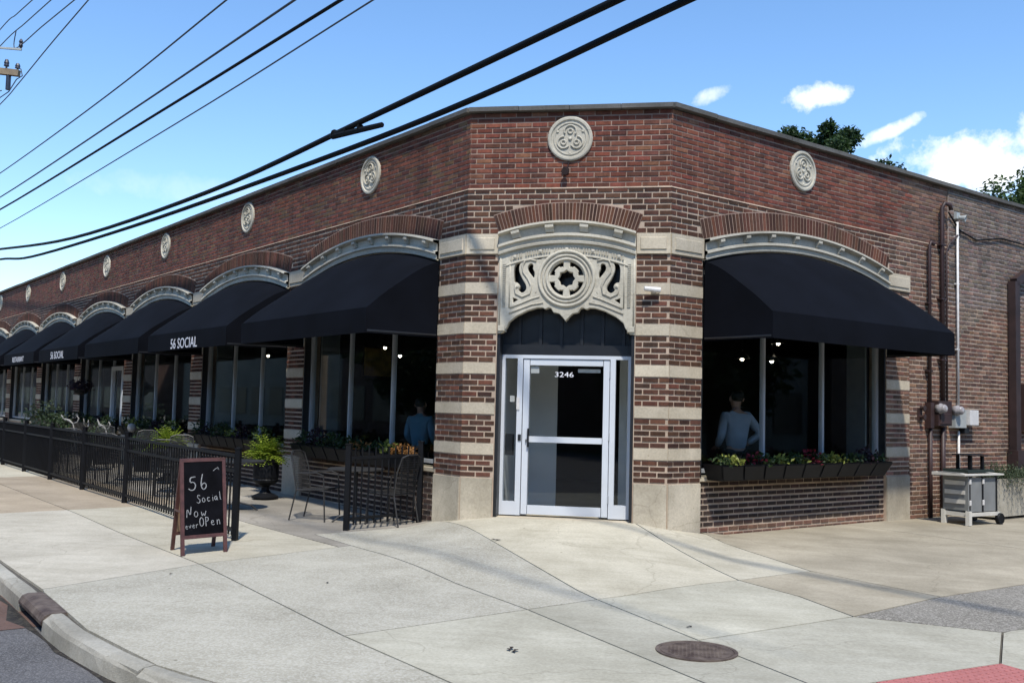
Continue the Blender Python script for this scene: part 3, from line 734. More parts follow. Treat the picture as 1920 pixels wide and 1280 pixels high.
# medallions
def medallion(fr, a, z, r=.293, out=-.02):
    g = MB(); c = fr.p(a, out, z); Pm = lambda x, y, o: c+fr.d*x+Z*y+fr.n*o
    g.lathe(c, [(r, -.02), (r, .022), (r-.015, .032), (r-.04, .032), (r-.05, .014), (r-.07, .012), (r-.078, .022), (r-.09, .022), (r-.098, .010), (0, .010)], 40, 0, fr.n)
    m = fixn(g.build('medallion', M_TERRA, BLD, smooth=False))
    g = MB()
    for ang in (90, 210, 330):       # three lobes of the trefoil with curled ends
        cx, cy = .098*math.cos(R(ang)), .098*math.sin(R(ang))
        g.tube([Pm(cx+.078*math.cos(R(ang+t)), cy+.078*math.sin(R(ang+t)), .02) for t in range(-125, 126, 12)], .011, 6)
        g.tube([Pm(cx+.03*math.cos(R(t)), cy+.03*math.sin(R(t)), .016) for t in range(0, 361, 30)], .012, 6, cap=False)
        g.lathe(Pm(.19*math.cos(R(ang+60)), .19*math.sin(R(ang+60)), .008), [(.02, 0), (.017, .012), (.0, .016)], 8, 0, fr.n)
    g.lathe(Pm(0, 0, .01), [(.028, 0), (.022, .016), (0, .02)], 10, 0, fr.n)
    g.tube([Pm(.205*math.cos(R(t)), .205*math.sin(R(t)), .012) for t in range(0, 361, 10)], .007, 5, cap=False)
    fixn(g.build('trefoil_relief', M_TERRA, m, smooth=True))
ZM = 5.137
medallion(FC, .012, ZM)
for i in range(NB): medallion(FL, 2.657+i*LB, ZM)
medallion(FR, 2.709, ZM)

# windows
def window(fr, a0, a1, name, fm=M_ALUD, door=False):
    w = bpy.data.objects.new('window', None); COL.objects.link(w); w.parent = BLD; RC = -.15; zb, zt = .86, 3.52
    g = MB(); g.box(fr, a0, a1, RC-.16, -.02, .76, zb-.05); g.build('sill', M_STONEG, w)
    for x in (a0, a1-.03): g = MB(); g.box(fr, x, x+.03, RC-.06, -.012, zb-.05, zt); g.build('jamb_lining', M_BLK, w)
    g = MB(); t = .05
    g.box(fr, a0+.03, a0+.03+t, RC-.05, RC+.03, zb, zt); g.box(fr, a1-.03-t, a1-.03, RC-.05, RC+.03, zb, zt)
    g.box(fr, a0+.03+t, a1-.03-t, RC-.05, RC+.028, zb, zb+t); g.box(fr, a0+.03+t, a1-.03-t, RC-.05, RC+.028, zt-t, zt)
    g.build('frame', fm, w)
    b0, b1 = a0+.03+t, a1-.03-t
    ms = [b0+(b1-b0)/3, b0+2*(b1-b0)/3]
    for x in ms:
        g = MB(); g.box(fr, x-.024, x+.024, RC-.045, RC+.02, zb+t, zt-t, 0, None, .004); g.build('mullion', fm, w)
    xs = [b0]+ms+[b1]
    for k in range(3):
        p, q = xs[k]+(.03 if k else 0), xs[k+1]-(.03 if k < 2 else 0); g = MB(); g.box(fr, p, q, RC-.012, RC-.006, zb+t, zt-t); g.build('pane', M_GLASS, w)
    g = MB(); g.box(fr, a0, a1, RC-.1, RC-.02, zt, 4.25); g.build('head_panel', M_BLK, w)
    g = MB(); g.box(fr, a1-.2, a1-.16, RC-.42, RC-.09, .2, 3.5); g.build('inner_return', M_RETURN, w)
    if door:
        for x in (b0+.35, b0+1.25):
            g = MB(); g.box(fr, x-.05, x+.05, RC-.02, RC+.06, .2, 2.45); g.build('door_stile', M_ALU, w)
        g = MB(); g.box(fr, b0+.4, b0+1.2, RC-.02, RC+.055, 2.35, 2.45); g.build('door_rail', M_ALU, w)
for i, (a, b) in enumerate(OPL): window(FL, a, b, 'window', door=(i == 3))
window(FR, *OPR[0], 'window')
g = MB()                              # interior shell, so the panes look into a dim room
def ip(u, v): return uvp(u, v, 0)
poly = [(LEND, -.32), (.1, -.32), (-1.62, -1.93), (-1.62, -16), (LEND, -16)]
def prism(pts, z0, z1, name, m):
    g = MB(); n = len(pts); vs = [uvp(*p, z0) for p in pts]+[uvp(*p, z1) for p in pts]
    g.add(vs, [tuple(range(n)), tuple(n+i for i in reversed(range(n)))]+[(i, n+i, n+(i+1) % n, (i+1) % n) for i in range(n)]); return fixn(g.build(name, m, BLD))
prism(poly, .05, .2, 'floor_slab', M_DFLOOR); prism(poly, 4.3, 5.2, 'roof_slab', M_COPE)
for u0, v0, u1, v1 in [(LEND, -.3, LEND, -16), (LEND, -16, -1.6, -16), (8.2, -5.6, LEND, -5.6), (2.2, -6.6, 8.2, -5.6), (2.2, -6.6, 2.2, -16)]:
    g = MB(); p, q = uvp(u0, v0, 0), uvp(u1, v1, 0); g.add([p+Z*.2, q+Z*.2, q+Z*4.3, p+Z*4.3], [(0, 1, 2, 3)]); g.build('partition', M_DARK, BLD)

# ------------------------------------------------------------------ entrance: door, sidelights, tracery
RC = -.25; ZS = .262
ent = bpy.data.objects.new('entrance', None); COL.objects.link(ent); ent.parent = BLD
g = MB(); g.box(FC, -.9, .9, -.5, .02, -.2, ZS-.012, 0, None, .008); g.build('threshold', M_STONE, ent)
g = MB()
g.box(FC, -.895, -.845, RC-.08, -.02, ZS-.01, 2.6); g.box(FC, .845, .895, RC-.08, -.02, ZS-.01, 2.6); g.box(FC, -.845, .845, RC-.08, RC+.05, 2.34, 2.47)
g.build('black_surround', M_BLK, ent)
g = MB(); g.box(FC, -.893, .893, RC-.06, RC, 2.47, 3.95); tb = g.build('transom_board', M_TRANS, ent)
for x in (-.62, -.345, -.075, .195, .465, .735):
    g = MB(); g.box(FC, x-.022, x+.022, RC, RC+.03, 2.47, 3.2, 0, None, .003); g.build('batten', M_BLK, tb)
g = MB(); x0, x1, d0, d1 = -.842, .842, -.562, .566
g.box(FC, x0, x0+.042, RC-.05, RC+.05, ZS, 2.335); g.box(FC, x1-.042, x1, RC-.05, RC+.05, ZS, 2.335)
g.box(FC, d0-.075, d0-.006, RC-.05, RC+.05, ZS, 2.29); g.box(FC, d1+.006, d1+.075, RC-.05, RC+.05, ZS, 2.29)
g.box(FC, x0+.042, x1-.042, RC-.05, RC+.048, 2.29, 2.335)
g.box(FC, x0+.042, d0-.075, RC-.05, RC+.046, ZS, ZS+.17); g.box(FC, d1+.075, x1-.042, RC-.05, RC+.046, ZS, ZS+.17)
g.build('entrance_frame', M_ALU, ent)
for a, b in ((x0+.042, d0-.075), (d1+.075, x1-.042)):
    g = MB(); g.box(FC, a, b, RC-.008, RC-.002, ZS+.17, 2.29); g.build('sidelight', M_DGLASS, ent)
door = bpy.data.objects.new('entrance_door', None); COL.objects.link(door); door.parent = BLD
g = MB(); s = .085
g.box(FC, d0, d0+s, RC-.03, RC+.035, ZS+.01, 2.285, 0, None, .004); g.box(FC, d1-s, d1, RC-.03, RC+.035, ZS+.01, 2.285, 0, None, .004)
g.box(FC, d0+s, d1-s, RC-.03, RC+.033, 2.2, 2.285, 0, None, .004); g.box(FC, d0+s, d1-s, RC-.03, RC+.033, 1.2, 1.28, 0, None, .004); g.box(FC, d0+s, d1-s, RC-.03, RC+.033, ZS+.012, ZS+.13, 0, None, .004)
g.build('leaf_frame', M_ALU, door)
for z0, z1 in ((ZS+.13, 1.2), (1.28, 2.2)):
    g = MB(); g.box(FC, d0+s, d1-s, RC-.004, RC+.002, z0, z1); g.build('door_pane', M_DGLASS, door)
g = MB(); g.box(FC, d0+.068, d0+.095, RC+.035, RC+.075, 1.14, 1.38, 0, None, .005); g.box(FC, d0+.05, d0+.06, RC+.035, RC+.055, 1.2, 1.24); g.build('pull_handle', M_BLK, door)
g = MB(); g.box(FC, d0-.05, d0-.01, RC+.05, RC+.062, 1.22, 1.3); g.build('lock_plate', M_BLK, door)
for z in (2.1, 1.3, .5):
    g = MB(); g.tube([FC.p(d1+.006, RC+.045, z-.05), FC.p(d1+.006, RC+.045, z+.05)], .011, 8); g.build('hinge', M_ALUD, door)
text_mesh('street_number', '3246', .095, .001, lambda x, y, z: FC.p(-.03+x, RC+.006+z, 2.085+y), M_LET, door, 1.35)
g = MB(); g.box(FC, d0+s+.01, d0+s+.12, RC+.003, RC+.005, 2.1, 2.19); g.build('notice_sticker', M_GREYB, door)
g = MB(); g.box(FC, d1-.42, d1-.13, RC-.1, RC-.04, 2.12, 2.165); g.build('door_closer', M_WHITE, door)
# vestibule seen through the glass
g = MB()
for vs in ([(-.88, RC-.07), (-.88, RC-1.5)], [(-.88, RC-1.5), (-.30, RC-1.5)], [(.88, RC-.07), (.88, RC-1.1)], [(.88, RC-1.1), (.62, RC-1.1)]):
    (a, o), (b, o2) = vs; g.add([FC.p(a, o, .2), FC.p(b, o2, .2), FC.p(b, o2, 2.7), FC.p(a, o, 2.7)], [(0, 1, 2, 3)])
g.add([FC.p(-.88, RC-.07, 2.7), FC.p(.88, RC-.07, 2.7), FC.p(.88, RC-1.5, 2.7), FC.p(-.88, RC-1.5, 2.7)], [(0, 1, 2, 3)])
g.build('vestibule_lining', M_GREYW, BLD)
g = MB(); g.box(FC, -.80, -.69, RC-.12, RC-.03, 1.02, 1.3, 0, None, .006); tag(g.build('card_reader', M_BLK), 'dark wall box behind the left sidelight glass', 'box')
g = MB(); g.box(FC, -.74, -.68, RC-.05, RC-.02, 1.72, 1.8); g.build('paper_note', M_WHITE, ent)
g = MB(); g.box(FC, -.64, -.60, RC+.05, RC+.062, 1.62, 1.78); g.build('door_label', M_WHITE, ent)
# tracery panel
S_ = 1917/340.; PXM = 1/145.3
def tx(px, py): return ((px-922)/S_*PXM, 3.31-(py-690)/S_*PXM)
def smooth(pts, it=2):
    for _ in range(it):
        q = []
        for i in range(len(pts)):
            a, b = pts[i], pts[(i+1) % len(pts)]; q += [(a[0]*.75+b[0]*.25, a[1]*.75+b[1]*.25), (a[0]*.25+b[0]*.75, a[1]*.25+b[1]*.75)]
        pts = q
    return pts
mir = lambda pts: [(1844-x, y) for x, y in pts]
rightb = [(1640, 1270), (1595, 1262), (1550, 1205), (1530, 1150), (1450, 1085), (1330, 1025), (1230, 995), (1170, 992), (1140, 1008), (1105, 992), (1075, 1000), (1050, 1042), (990, 1055), (955, 1090), (922, 1130)]
outer = [(204, 400)]+[(204+1436*t, 400-125*(1-(2*t-1)**2)) for t in [i/14 for i in range(1, 14)]]+[(1640, 400)]+rightb+mir(rightb)[::-1][1:]
H1 = smooth([(352, 528), (448, 508), (420, 560), (422, 620), (462, 700), (503, 765), (503, 815), (460, 852), (425, 838), (402, 808), (424, 780), (410, 748), (385, 735), (356, 745)])
H2 = smooth([(500, 575), (512, 540), (545, 522), (575, 545), (568, 590), (592, 625), (583, 705), (540, 655), (508, 612)])
H3 = [(585, 474), (682, 452), (652, 490), (618, 492)]; H4 = [(572, 862), (606, 822), (612, 852)]; H5 = [(350, 886), (428, 912), (350, 964)]
holes = [H1, H2, H3, H4, H5]; holes = holes+[mir(h) for h in holes]
def pol(r, a): return (922+r*math.cos(R(a)), 690-r*math.sin(R(a)))
for q in (45, 135, 225, 315):
    arc1 = [pol(188, q+t) for t in range(-36, 37, 6)]; arc2 = [pol(128+(16 if abs(t) < 14 else 0)-(10 if abs(t) > 26 else 0), q+t) for t in range(32, -33, -4)]
    holes.append(arc1+arc2)
star = [pol(100 if k % 2 == 0 else 82, k*22.5) for k in range(16)]; holes.append(star)
tr = curve_fill('tracery', [[tx(*p) for p in outer]]+[[tx(*p) for p in h] for h in holes], .05, .008, lambda x, y, z: FC.p(x+.004, -.045+z, y), M_TERRA, BLD)
def ring(rad, r, o, name='ring_moulding', a0=0, a1=360):
    g = MB(); g.tube([FC.p(.004+rad*math.cos(R(a)), o, 3.31+rad*math.sin(R(a))) for a in range(a0, a1+1, 6)], r, 8, cap=False); return g.build(name, M_TERRA, tr, smooth=True)
ring(.352, .022, .02); ring(.30, .014, .018); ring(.252, .016, .022)
def rib(pts, r, o=.018, name='rib'):
    g = MB(); P = [tx(*p) for p in pts]; g.tube([FC.p(x+.004, o, z) for x, z in P], r, 6); return g.build(name, M_TERRA, tr, smooth=True)
for f in (lambda p: p, mir):
    sc_ = smooth([(600, 505), (540, 487), (480, 500), (452, 560), (462, 625), (515, 695), (550, 765), (535, 850), (455, 885), (385, 850), (375, 790), (395, 768)], 0)
    rib(f(sc_), .014, .018, 'scroll')
    rib(f([(330, 1000), (440, 955), (560, 905), (640, 880)]), .012); rib(f([(320, 1060), (440, 1010), (560, 965), (680, 945)]), .011)
    g = MB(); (x, z) = tx(*f([(392, 772)])[0]); g.lathe(FC.p(x+.004, .0, z), [(.034, 0), (.03, .018), (.0, .028)], 12, 0, FC.n); g.build('boss', M_TERRA, tr, smooth=True)
    g = MB()
    for k in range(22):                         # reeded side strips
        (x, z) = tx(*f([(262, 540+k*21)])[0]); g.box(FC, x-.022, x+.022, .01, .028, z-.009, z+.009, 0, None, .003)
    tag(g.build('reeding', M_TERRA, tr), kind='stuff')
    rib(f([(318, 500), (318, 1000)]), .009, .014); rib(f([(216, 470), (216, 1180)]), .010, .014)
    g = MB(); (x, z) = tx(*f([(240, 1215)])[0]); g.box(FC, x-.05, x+.06, -.06, .035, z-.05, z+.03, 0, None, .012); g.build('corbel_foot', M_TERRA, tr)
fz = Arc(-.88, .88, 3.60, 3.76)
g = MB(); g.tube([FC.p(fz.pt(-fz.half+2*fz.half*k/24, -.15)[0], .016, fz.pt(-fz.half+2*fz.half*k/24, -.15)[1]) for k in range(25)], .012, 6); g.build('frieze_moulding', M_TERRA, tr, smooth=True)
g = MB()
for k in range(44):
    if k % 11 == 5: continue
    th = -fz.half*.86+2*fz.half*.86*(k+.5)/44; a, z = fz.pt(th, -.075); g.box(FC, a-.011, a+.011, .008, .03, z-.03, z+.03, 0, None, .003)
tag(g.build('dentil_course', M_TERRA, tr), kind='stuff')
for k in (-2, -1, 0, 1, 2):
    a, z = fz.pt(k*fz.half*.39, -.075); g = MB(); g.lathe(FC.p(a, .008, z), [(.03, 0), (.026, .02), (.01, .03)], 8, 0, FC.n); g.build('frieze_boss', M_TERRA, tr)
# ------------------------------------------------------------------ awnings
ORD = ['nearest', 'second nearest', 'third nearest', 'fourth nearest', 'fifth nearest', 'sixth nearest', 'seventh nearest', 'eighth nearest', 'ninth nearest']
def awning(fr, a0, a1, ar, label, letters=None):
    og = fr.p((a0+a1)/2, 0, 2.55); t = thing('awning', og, label, 'awning', 'navy awnings over the arched windows')
    PJ, ZF, ZV = 1.1, 2.885, 2.56
    def zt(a): return ar.z(min(max(a, ar.a0), ar.a1), -.285)-.0
    sag = lambda i: .012*math.sin(i*math.pi)*math.sin(i*9)
    def P(i, j):
        a = a0+(a1-a0)*i; o = .012+(PJ-.012)*j
        return fr.p(a, o, zt(a)+(ZF-zt(a))*(j**1.32)+sag(j)*.5)
    g = MB(); g.grid(P, 24, 10); g.build('canopy', M_NAVY, t, smooth=True, origin=og)
    for a, nm in ((a0, 0), (a1, 1)):
        g = MB(); n = 10
        for k in range(n+1):
            p = P(nm, k/n); g.v += [tuple(p), tuple(fr.p(a, .012+(PJ-.012)*k/n, ZV+.0))]
        for k in range(n): g.f.append((2*k, 2*k+1, 2*k+3, 2*k+2)); g.m.append(0)
        g.build('side_panel', M_NAVY, t, origin=og)
    g = MB(); g.box(fr, a0-.004, a1+.004, PJ-.002, PJ+.006, ZV, ZF+.004); g.build('valance', M_NAVY, t, origin=og)
    g = MB(); g.tube([fr.p(a0, .03, ZV+.03), fr.p(a0, PJ-.03, ZV+.03), fr.p(a1, PJ-.03, ZV+.03), fr.p(a1, .03, ZV+.03)], .016, 6); g.build('frame_tube', M_BLK, t, origin=og)
    if letters:
        body, sz, xs, zc = letters
        sg = -1 if fr is FL else 1
        text_mesh('lettering', body, sz, .001, lambda x, y, z: fr.p((a0+a1)/2+sg*x, PJ+.009+z, zc+y), M_LET, t, xs, og)
for i, (a, b) in enumerate(OPL):
    L = {1: ('56 SOCIAL', .27, 1.12, 2.665), 3: ('56 SOCIAL', .27, 1.1, 2.70), 4: ('RESTAURANT', .22, 1.15, 2.70)}.get(i)
    awning(FL, a, b, ARL[i], 'dark navy canvas awning on the long wall, %s to the door%s' % (ORD[i], ', reading 56 SOCIAL' if i == 1 else ''), L)
awning(FR, .62, 4.80, ARR[0], 'dark navy canvas awning over the side window right of the door')

# ------------------------------------------------------------------ plants
def fronds(g, c, n, L, up0=.6, mi=0, seed=1, w=.05, droop=1.0):
    rr = random.Random(seed)
    for k in range(n):
        a = rr.uniform(0, 2*math.pi); e = rr.uniform(.15, 1.35)*up0; l = L*rr.uniform(.6, 1.1)
        d = Vector((math.cos(a)*math.cos(e), math.sin(a)*math.cos(e), math.sin(e))); p = Vector(c)+Vector((rr.uniform(-.06, .06), rr.uniform(-.06, .06), 0))
        st = 9
        for i in range(st):
            nx = p+d*(l/st); sd = d.cross(Z); sd = sd.normalized() if sd.length > .01 else Vector((1, 0, 0))
            ll = w*2.2*(1-.75*i/st)
            for s_ in (1, -1): g.leaf(p, (sd*s_+d*.55).normalized(), Z, ll, w*.45, mi)
            p = nx; d = (d+Vector((0, 0, -.17*droop))).normalized()
def clump(g, c, rx, ry, rz, n, L, w, mi=0, seed=1, frd=None, frn=None):
    rr = random.Random(seed)
    for k in range(n):
        while True:
            x, y, z = rr.uniform(-1, 1), rr.uniform(-1, 1), rr.uniform(-.3, 1)
            if x*x+y*y+z*z < 1: break
        p = Vector(c)+(frd or Vector((1, 0, 0)))*(x*rx)+(frn or Vector((0, 1, 0)))*(y*ry)+Z*(z*rz)
        d = Vector((rr.uniform(-1, 1), rr.uniform(-1, 1), rr.uniform(-.3, 1))).normalized()
        nn = Vector((rr.uniform(-1, 1), rr.uniform(-1, 1), rr.uniform(.1, 1))).normalized()
        g.leaf(p, d, nn, L*rr.uniform(.6, 1.2), w*rr.uniform(.6, 1.2), mi)
def urn(loc, label, seed):
    c = Vector(loc); t = thing('urn_planter', c, label, 'urn', 'black urns with ferns on the patio'); g = MB()
    g.lathe((0, 0, 0), [(.21, 0), (.21, .03), (.17, .05), (.10, .08), (.065, .13), (.06, .18), (.085, .20), (.13, .215), (.195, .26), (.205, .29), (.195, .31), (.205, .33), (.205, .56), (.235, .6), (.24, .625), (.215, .625), (.2, .58), (0, .58)], 24)
    fixn(g.build('urn', M_IRON, t, smooth=False)); t.children[0].location = (0, 0, 0)
    g = MB(); fronds(g, (0, 0, .62), 190, .44, 1.05, 0, seed, .06, .8); o = g.build('fern', M_FERN, t); o.location = (0, 0, 0)
    return t
urn(uv(4.55, .66, .02), 'black footed urn with a lime green fern beside the patio entrance', 3)
urn(uv(8.1, 1.05, .05), 'black urn with a lime green fern farther along the window wall', 8)
def window_box(fr, a0, a1, label, plants, z0=.775, z1=.985, seed=1, dense=1.0):
    og = fr.p((a0+a1)/2, .2, z0); t = thing('window_box', og, label, 'window box', 'black window boxes under the windows')
    g = MB(); P = fr.p
    vs = [P(a, o, z) for a, e in ((a0, .06), (a1, -.06)) for o, z in ((.005, z1), (.005, z0), (.24, z0), (.315, z1))]
    vs = [P(a0+.1, .005, z0), P(a1-.1, .005, z0), P(a1-.1, .24, z0), P(a0+.1, .24, z0), P(a0, .005, z1), P(a1, .005, z1), P(a1, .315, z1), P(a0, .315, z1)]
    g.add(vs, [(0, 1, 2, 3), (0, 4, 5, 1), (1, 5, 6, 2), (2, 6, 7, 3), (3, 7, 4, 0)]); fixn(g.build('trough', M_IRON, t, origin=og))
    n = int((a1-a0)/.40)
    for k in range(n):
        p, q = a0+(a1-a0)*k/n, a0+(a1-a0)*(k+1)/n; f0, f1 = (p-a0)/(a1-a0), (q-a0)/(a1-a0)
        g = MB(); b0, b1 = a0+.1+(a1-a0-.2)*f0, a0+.1+(a1-a0-.2)*f1
        lo = [P(b0+.02, .247, z0+.015), P(b1-.02, .247, z0+.015), P(q-.02, .318, z1-.02), P(p+.02, .318, z1-.02)]
        hi = [v+fr.n*.014 for v in lo]; g.add(lo+hi, [(4, 5, 6, 7), (0, 1, 5, 4), (1, 2, 6, 5), (2, 3, 7, 6), (3, 0, 4, 7)]); fixn(g.build('front_panel', M_IRON, t, origin=og))
    g = MB(); g.add([P(a0+.02, .01, z1-.03), P(a1-.02, .01, z1-.03), P(a1-.02, .3, z1-.03), P(a0+.02, .3, z1-.03)], [(0, 1, 2, 3)]); g.build('soil', M_SOIL, t, origin=og)
    rr = random.Random(seed)
    for k, (f, m, w, h, nl) in enumerate(plants):
        g = MB(); clump(g, P(a0+(a1-a0)*f, .17, z1), w, .16, h, int(nl*dense), .075, .045, 0, seed*31+k, fr.d, fr.n); tag(g.build('planting', m, t, origin=og), kind='stuff')
window_box(FR, .63, 4.47, 'long black window box with lime and red plants under the side window',
           [(.09, M_LIME, .16, .1, 110), (.05, M_LEAFD, .15, .1, 90), (.21, M_RED, .13, .14, 50), (.24, M_LEAFD, .25, .12, 130), (.36, M_LIME, .13, .09, 80), (.43, M_LEAFD, .25, .12, 120), (.46, M_LIME, .12, .1, 50), (.53, M_RED, .14, .17, 60), (.56, M_LEAFD, .2, .12, 90),
            (.66, M_LIME, .3, .11, 170), (.78, M_LEAFD, .3, .1, 140), (.88, M_PUR, .25, .2, 190), (.93, M_LEAFD, .2, .12, 90)], seed=2)
window_box(FL, .85, 4.45, 'black window box with orange and green plants beside the short fence',
           [(.08, M_ORG, .28, .11, 130), (.18, M_LIME, .2, .13, 90), (.25, M_LEAFD, .4, .14, 160), (.42, M_ORG, .2, .12, 60), (.5, M_LEAFD, .45, .16, 200), (.68, M_LEAFD, .35, .2, 160), (.8, M_PUR, .3, .25, 160), (.93, M_LEAFD, .3, .2, 140)], seed=5)
for i in range(1, 5):
    a, b = OPL[i]
    window_box(FL, a+.2, b-.2, 'dark window box of mixed foliage under the %s window of the long wall' % ['', 'second', 'third', 'fourth', 'fifth'][i],
               [(.1, M_LEAFD, .4, .22, 160), (.3, M_PUR, .4, .22, 160), (.45, M_LIME if i % 2 else M_LEAFD, .25, .14, 70), (.6, M_LEAFD, .5, .22, 200), (.8, M_PUR if i % 2 else M_LIME, .3, .2, 90), (.9, M_LEAFD, .4, .28, 180)], seed=9+i)

# ------------------------------------------------------------------ fence
def fence_panel(g_, p0, p1, h=1.02, n=10, parent=None, over=.1):
    d = (p1-p0); L = d.length; dn = d/L
    for z in (h-.13, .14):
        g = MB(); g.bar(p0+Z*z, p1+Z*z, .028, .034); g.build('rail', M_IRON, parent, origin=wloc(parent))
    for k in range(n):
        q = p0+d*((k+1)/(n+1)); g = MB(); g.bar(q+Z*.06, q+Z*h, .018, .018); g.build('picket', M_IRON, parent, origin=wloc(parent))
def post(p, h, parent, w=.062):
    g = MB(); g.bar(p-Z*.02, p+Z*h, w, w); q = g.build('post', M_IRON, parent, origin=wloc(parent)); g = MB(); g.bar(p+Z*h, p+Z*(h+.018), w+.012, w+.012); g.build('post_cap', M_IRON, q, origin=wloc(parent))
f0, f1 = uv(.74, 1.22), uv(.86, .06)
t = thing('fence_section', f0, 'short black metal picket fence joining the stone pier', 'fence'); post(f0, 1.08, t, .066); post(f1, 1.08, t, .066); fence_panel(None, f0, f1, 1.04, 10, t)
PU = [.62, 5.05, 7.55, 9.95, 12.3, 14.6, 17.0, 19.4]
t = thing('patio_fence', uv(.62, 2.72), 'long black metal picket fence along the sidewalk', 'fence')
FP = [uv(u, 2.74-.006*u) for u in PU]
for p in FP: post(p, 1.06, t, .06)
for i in range(len(FP)-1):
    d = FP[i+1]-FP[i]; L = d.length; p0, p1 = FP[i], FP[i+1]
    for z in (.98, .80, .12):
        g = MB(); g.bar(p0+Z*z, p1+Z*z, .028, .036); g.build('rail', M_IRON, t, origin=wloc(t))
    n = int(L/.105)
    for k in range(n):
        q = p0+d*((k+1)/(n+1)); g = MB(); g.bar(q+Z*.05, q+Z*.98, .016, .016); g.build('picket', M_IRON, t, origin=wloc(t))

# ------------------------------------------------------------------ sandwich board
fl, fr_, bl, br = Vector((-3.66, -2.80, 0)), Vector((-3.345, -2.385, 0)), Vector((-3.975, -2.44, 0)), Vector((-3.655, -2.05, 0))
for p in (fl, fr_, bl, br): p.z = gz(p.x, p.y)
tl_, tr_ = (fl+bl)/2+Z*1.0, (fr_+br)/2+Z*1.0
sg = thing('chalkboard_sign', (fl+br)/2, 'brown framed A-frame chalkboard sign lettered 56 Social standing on the sidewalk', 'sign')
def leafboard(a, b, ta, tb, back):
    wd = (b-a).normalized(); upv = ((ta+tb)/2-(a+b)/2); H = upv.length; upv.normalize(); nn = wd.cross(upv).normalized()
    w = (b-a).length
    def P(x, y, o): return a+wd*x+upv*y+nn*o
    def bx(x0, x1, y0, y1, o0, o1, nm, m, par):
        g = MB(); g.add([P(x, y, o) for o in (o0, o1) for x, y in ((x0, y0), (x1, y0), (x1, y1), (x0, y1))], [(0, 1, 2, 3), (7, 6, 5, 4), (0, 4, 5, 1), (1, 5, 6, 2), (2, 6, 7, 3), (3, 7, 4, 0)])
        return fixn(g.build(nm, m, par, origin=wloc(par)))
    t_ = .038
    bx(0, t_, 0, H, -.012, .012, 'leg', M_WOOD, sg); bx(w-t_, w, 0, H, -.012, .012, 'leg', M_WOOD, sg)
    bx(t_, w-t_, H-t_, H, -.0115, .0115, 'top_rail', M_WOOD, sg); bx(t_, w-t_, .17, .17+t_, -.0115, .0115, 'bottom_rail', M_WOOD, sg)
    pn = bx(t_, w-t_, .17+t_, H-t_, -.006, .005, 'chalk_panel' if not back else 'back_panel', M_CHALK, sg)
    g = MB(); g.add([P(x, y, -.0075) for x, y in ((t_, .17+t_), (w-t_, .17+t_), (w-t_, H-t_), (t_, H-t_))], [(3, 2, 1, 0)]); g.build('plywood_backing', M_PLY, sg, origin=wloc(sg))
    return P, w, H, nn, pn
P, w, H, nn, pn = leafboard(fl, fr_, tl_, tr_, False)
o = .0065 if nn.dot(CAM-fl) > 0 else -.0065
GL = {'5': [[(.6, 1), (.1, .98), (.08, .6), (.4, .66), (.62, .4), (.45, .08), (.1, .05), (-.1, .2)]], '6': [[(.3, 1.15), (.12, .6), (.1, .25), (.3, 0), (.58, .15), (.6, .42), (.35, .52), (.12, .32)]],
      'S': [[(.55, .85), (.35, 1), (.1, .82), (.2, .58), (.5, .4), (.45, .1), (.2, 0), (-.05, .15)]], 'o': [[(.3, .55), (.08, .45), (.06, .15), (.28, 0), (.5, .15), (.48, .42), (.3, .55)]], 'c': [[(.48, .46), (.28, .55), (.06, .3), (.2, .02), (.5, .1)]],
      'i': [[(.2, .5), (.2, 0)], [(.2, .68), (.21, .7)]], 'a': [[(.45, .5), (.15, .5), (.06, .18), (.25, .02), (.46, .3), (.47, .5), (.46, .1), (.56, 0)]], 'l': [[(.2, 1), (.18, .1), (.3, 0)]], 'N': [[(.05, 0), (.08, .95), (.5, .05), (.56, 1)]],
      'w': [[(.02, .5), (.14, .02), (.3, .4), (.44, .02), (.6, .55)]], 'O': [[(.35, 1), (.08, .75), (.1, .2), (.38, 0), (.64, .3), (.6, .8), (.35, 1)]], 'P': [[(.12, 0), (.12, 1)], [(.1, .95), (.5, .9), (.5, .55), (.12, .48)]], 'e': [[(.08, .3), (.45, .32), (.35, .54), (.1, .45), (.08, .15), (.3, 0), (.5, .1)]],
      'n': [[(.08, .52), (.1, 0)], [(.1, .35), (.3, .54), (.44, .4), (.46, 0)]], 'v': [[(.04, .5), (.22, .02), (.46, .54)]], 'r': [[(.1, .5), (.12, 0)], [(.12, .3), (.3, .52), (.46, .45)]]}
def script(body, x, y, h, rot, wd=.72, r_=.0042):
    g = MB(); cx = 0
    for ch in body:
        for st in GL[ch]:
            pts = st
            for _ in range(2 if len(st) > 2 else 0):
                qn = [pts[0]]
                for a, b in zip(pts[:-1], pts[1:]): qn += [(a[0]*.75+b[0]*.25, a[1]*.75+b[1]*.25), (a[0]*.25+b[0]*.75, a[1]*.25+b[1]*.75)]
                pts = qn+[pts[-1]]
            pp = []
            for a, b in pts:
                X, Y = (cx+a*.8)*h, b*h; pp.append(P(w*x+X*math.cos(rot)-Y*math.sin(rot), H*y+X*math.sin(rot)+Y*math.cos(rot), o))
            g.tube(pp, r_, 5)
        cx += wd if ch.lower() != 'i' and ch != 'l' else wd*.55
    g.build('chalk_writing', M_CHW, pn, origin=wloc(pn))
script('56', .2, .655, .15, .05, .8, .0062); script('Social', .36, .525, .09, .1, .62, .0042); script('Now', .12, .385, .115, -.02, .72, .0045); script('ever', .1, .265, .07, .08, .55, .0036); script('OPen', .40, .28, .1, .06, .66, .0045)
g = MB(); g.tube([P(w*.72, H*.86, o), P(w*.8, H*.89, o), P(w*.86, H*.87, o), P(w*.82, H*.9, o)], .004, 5); g.build('chalk_flourish', M_CHW, pn, origin=wloc(pn))
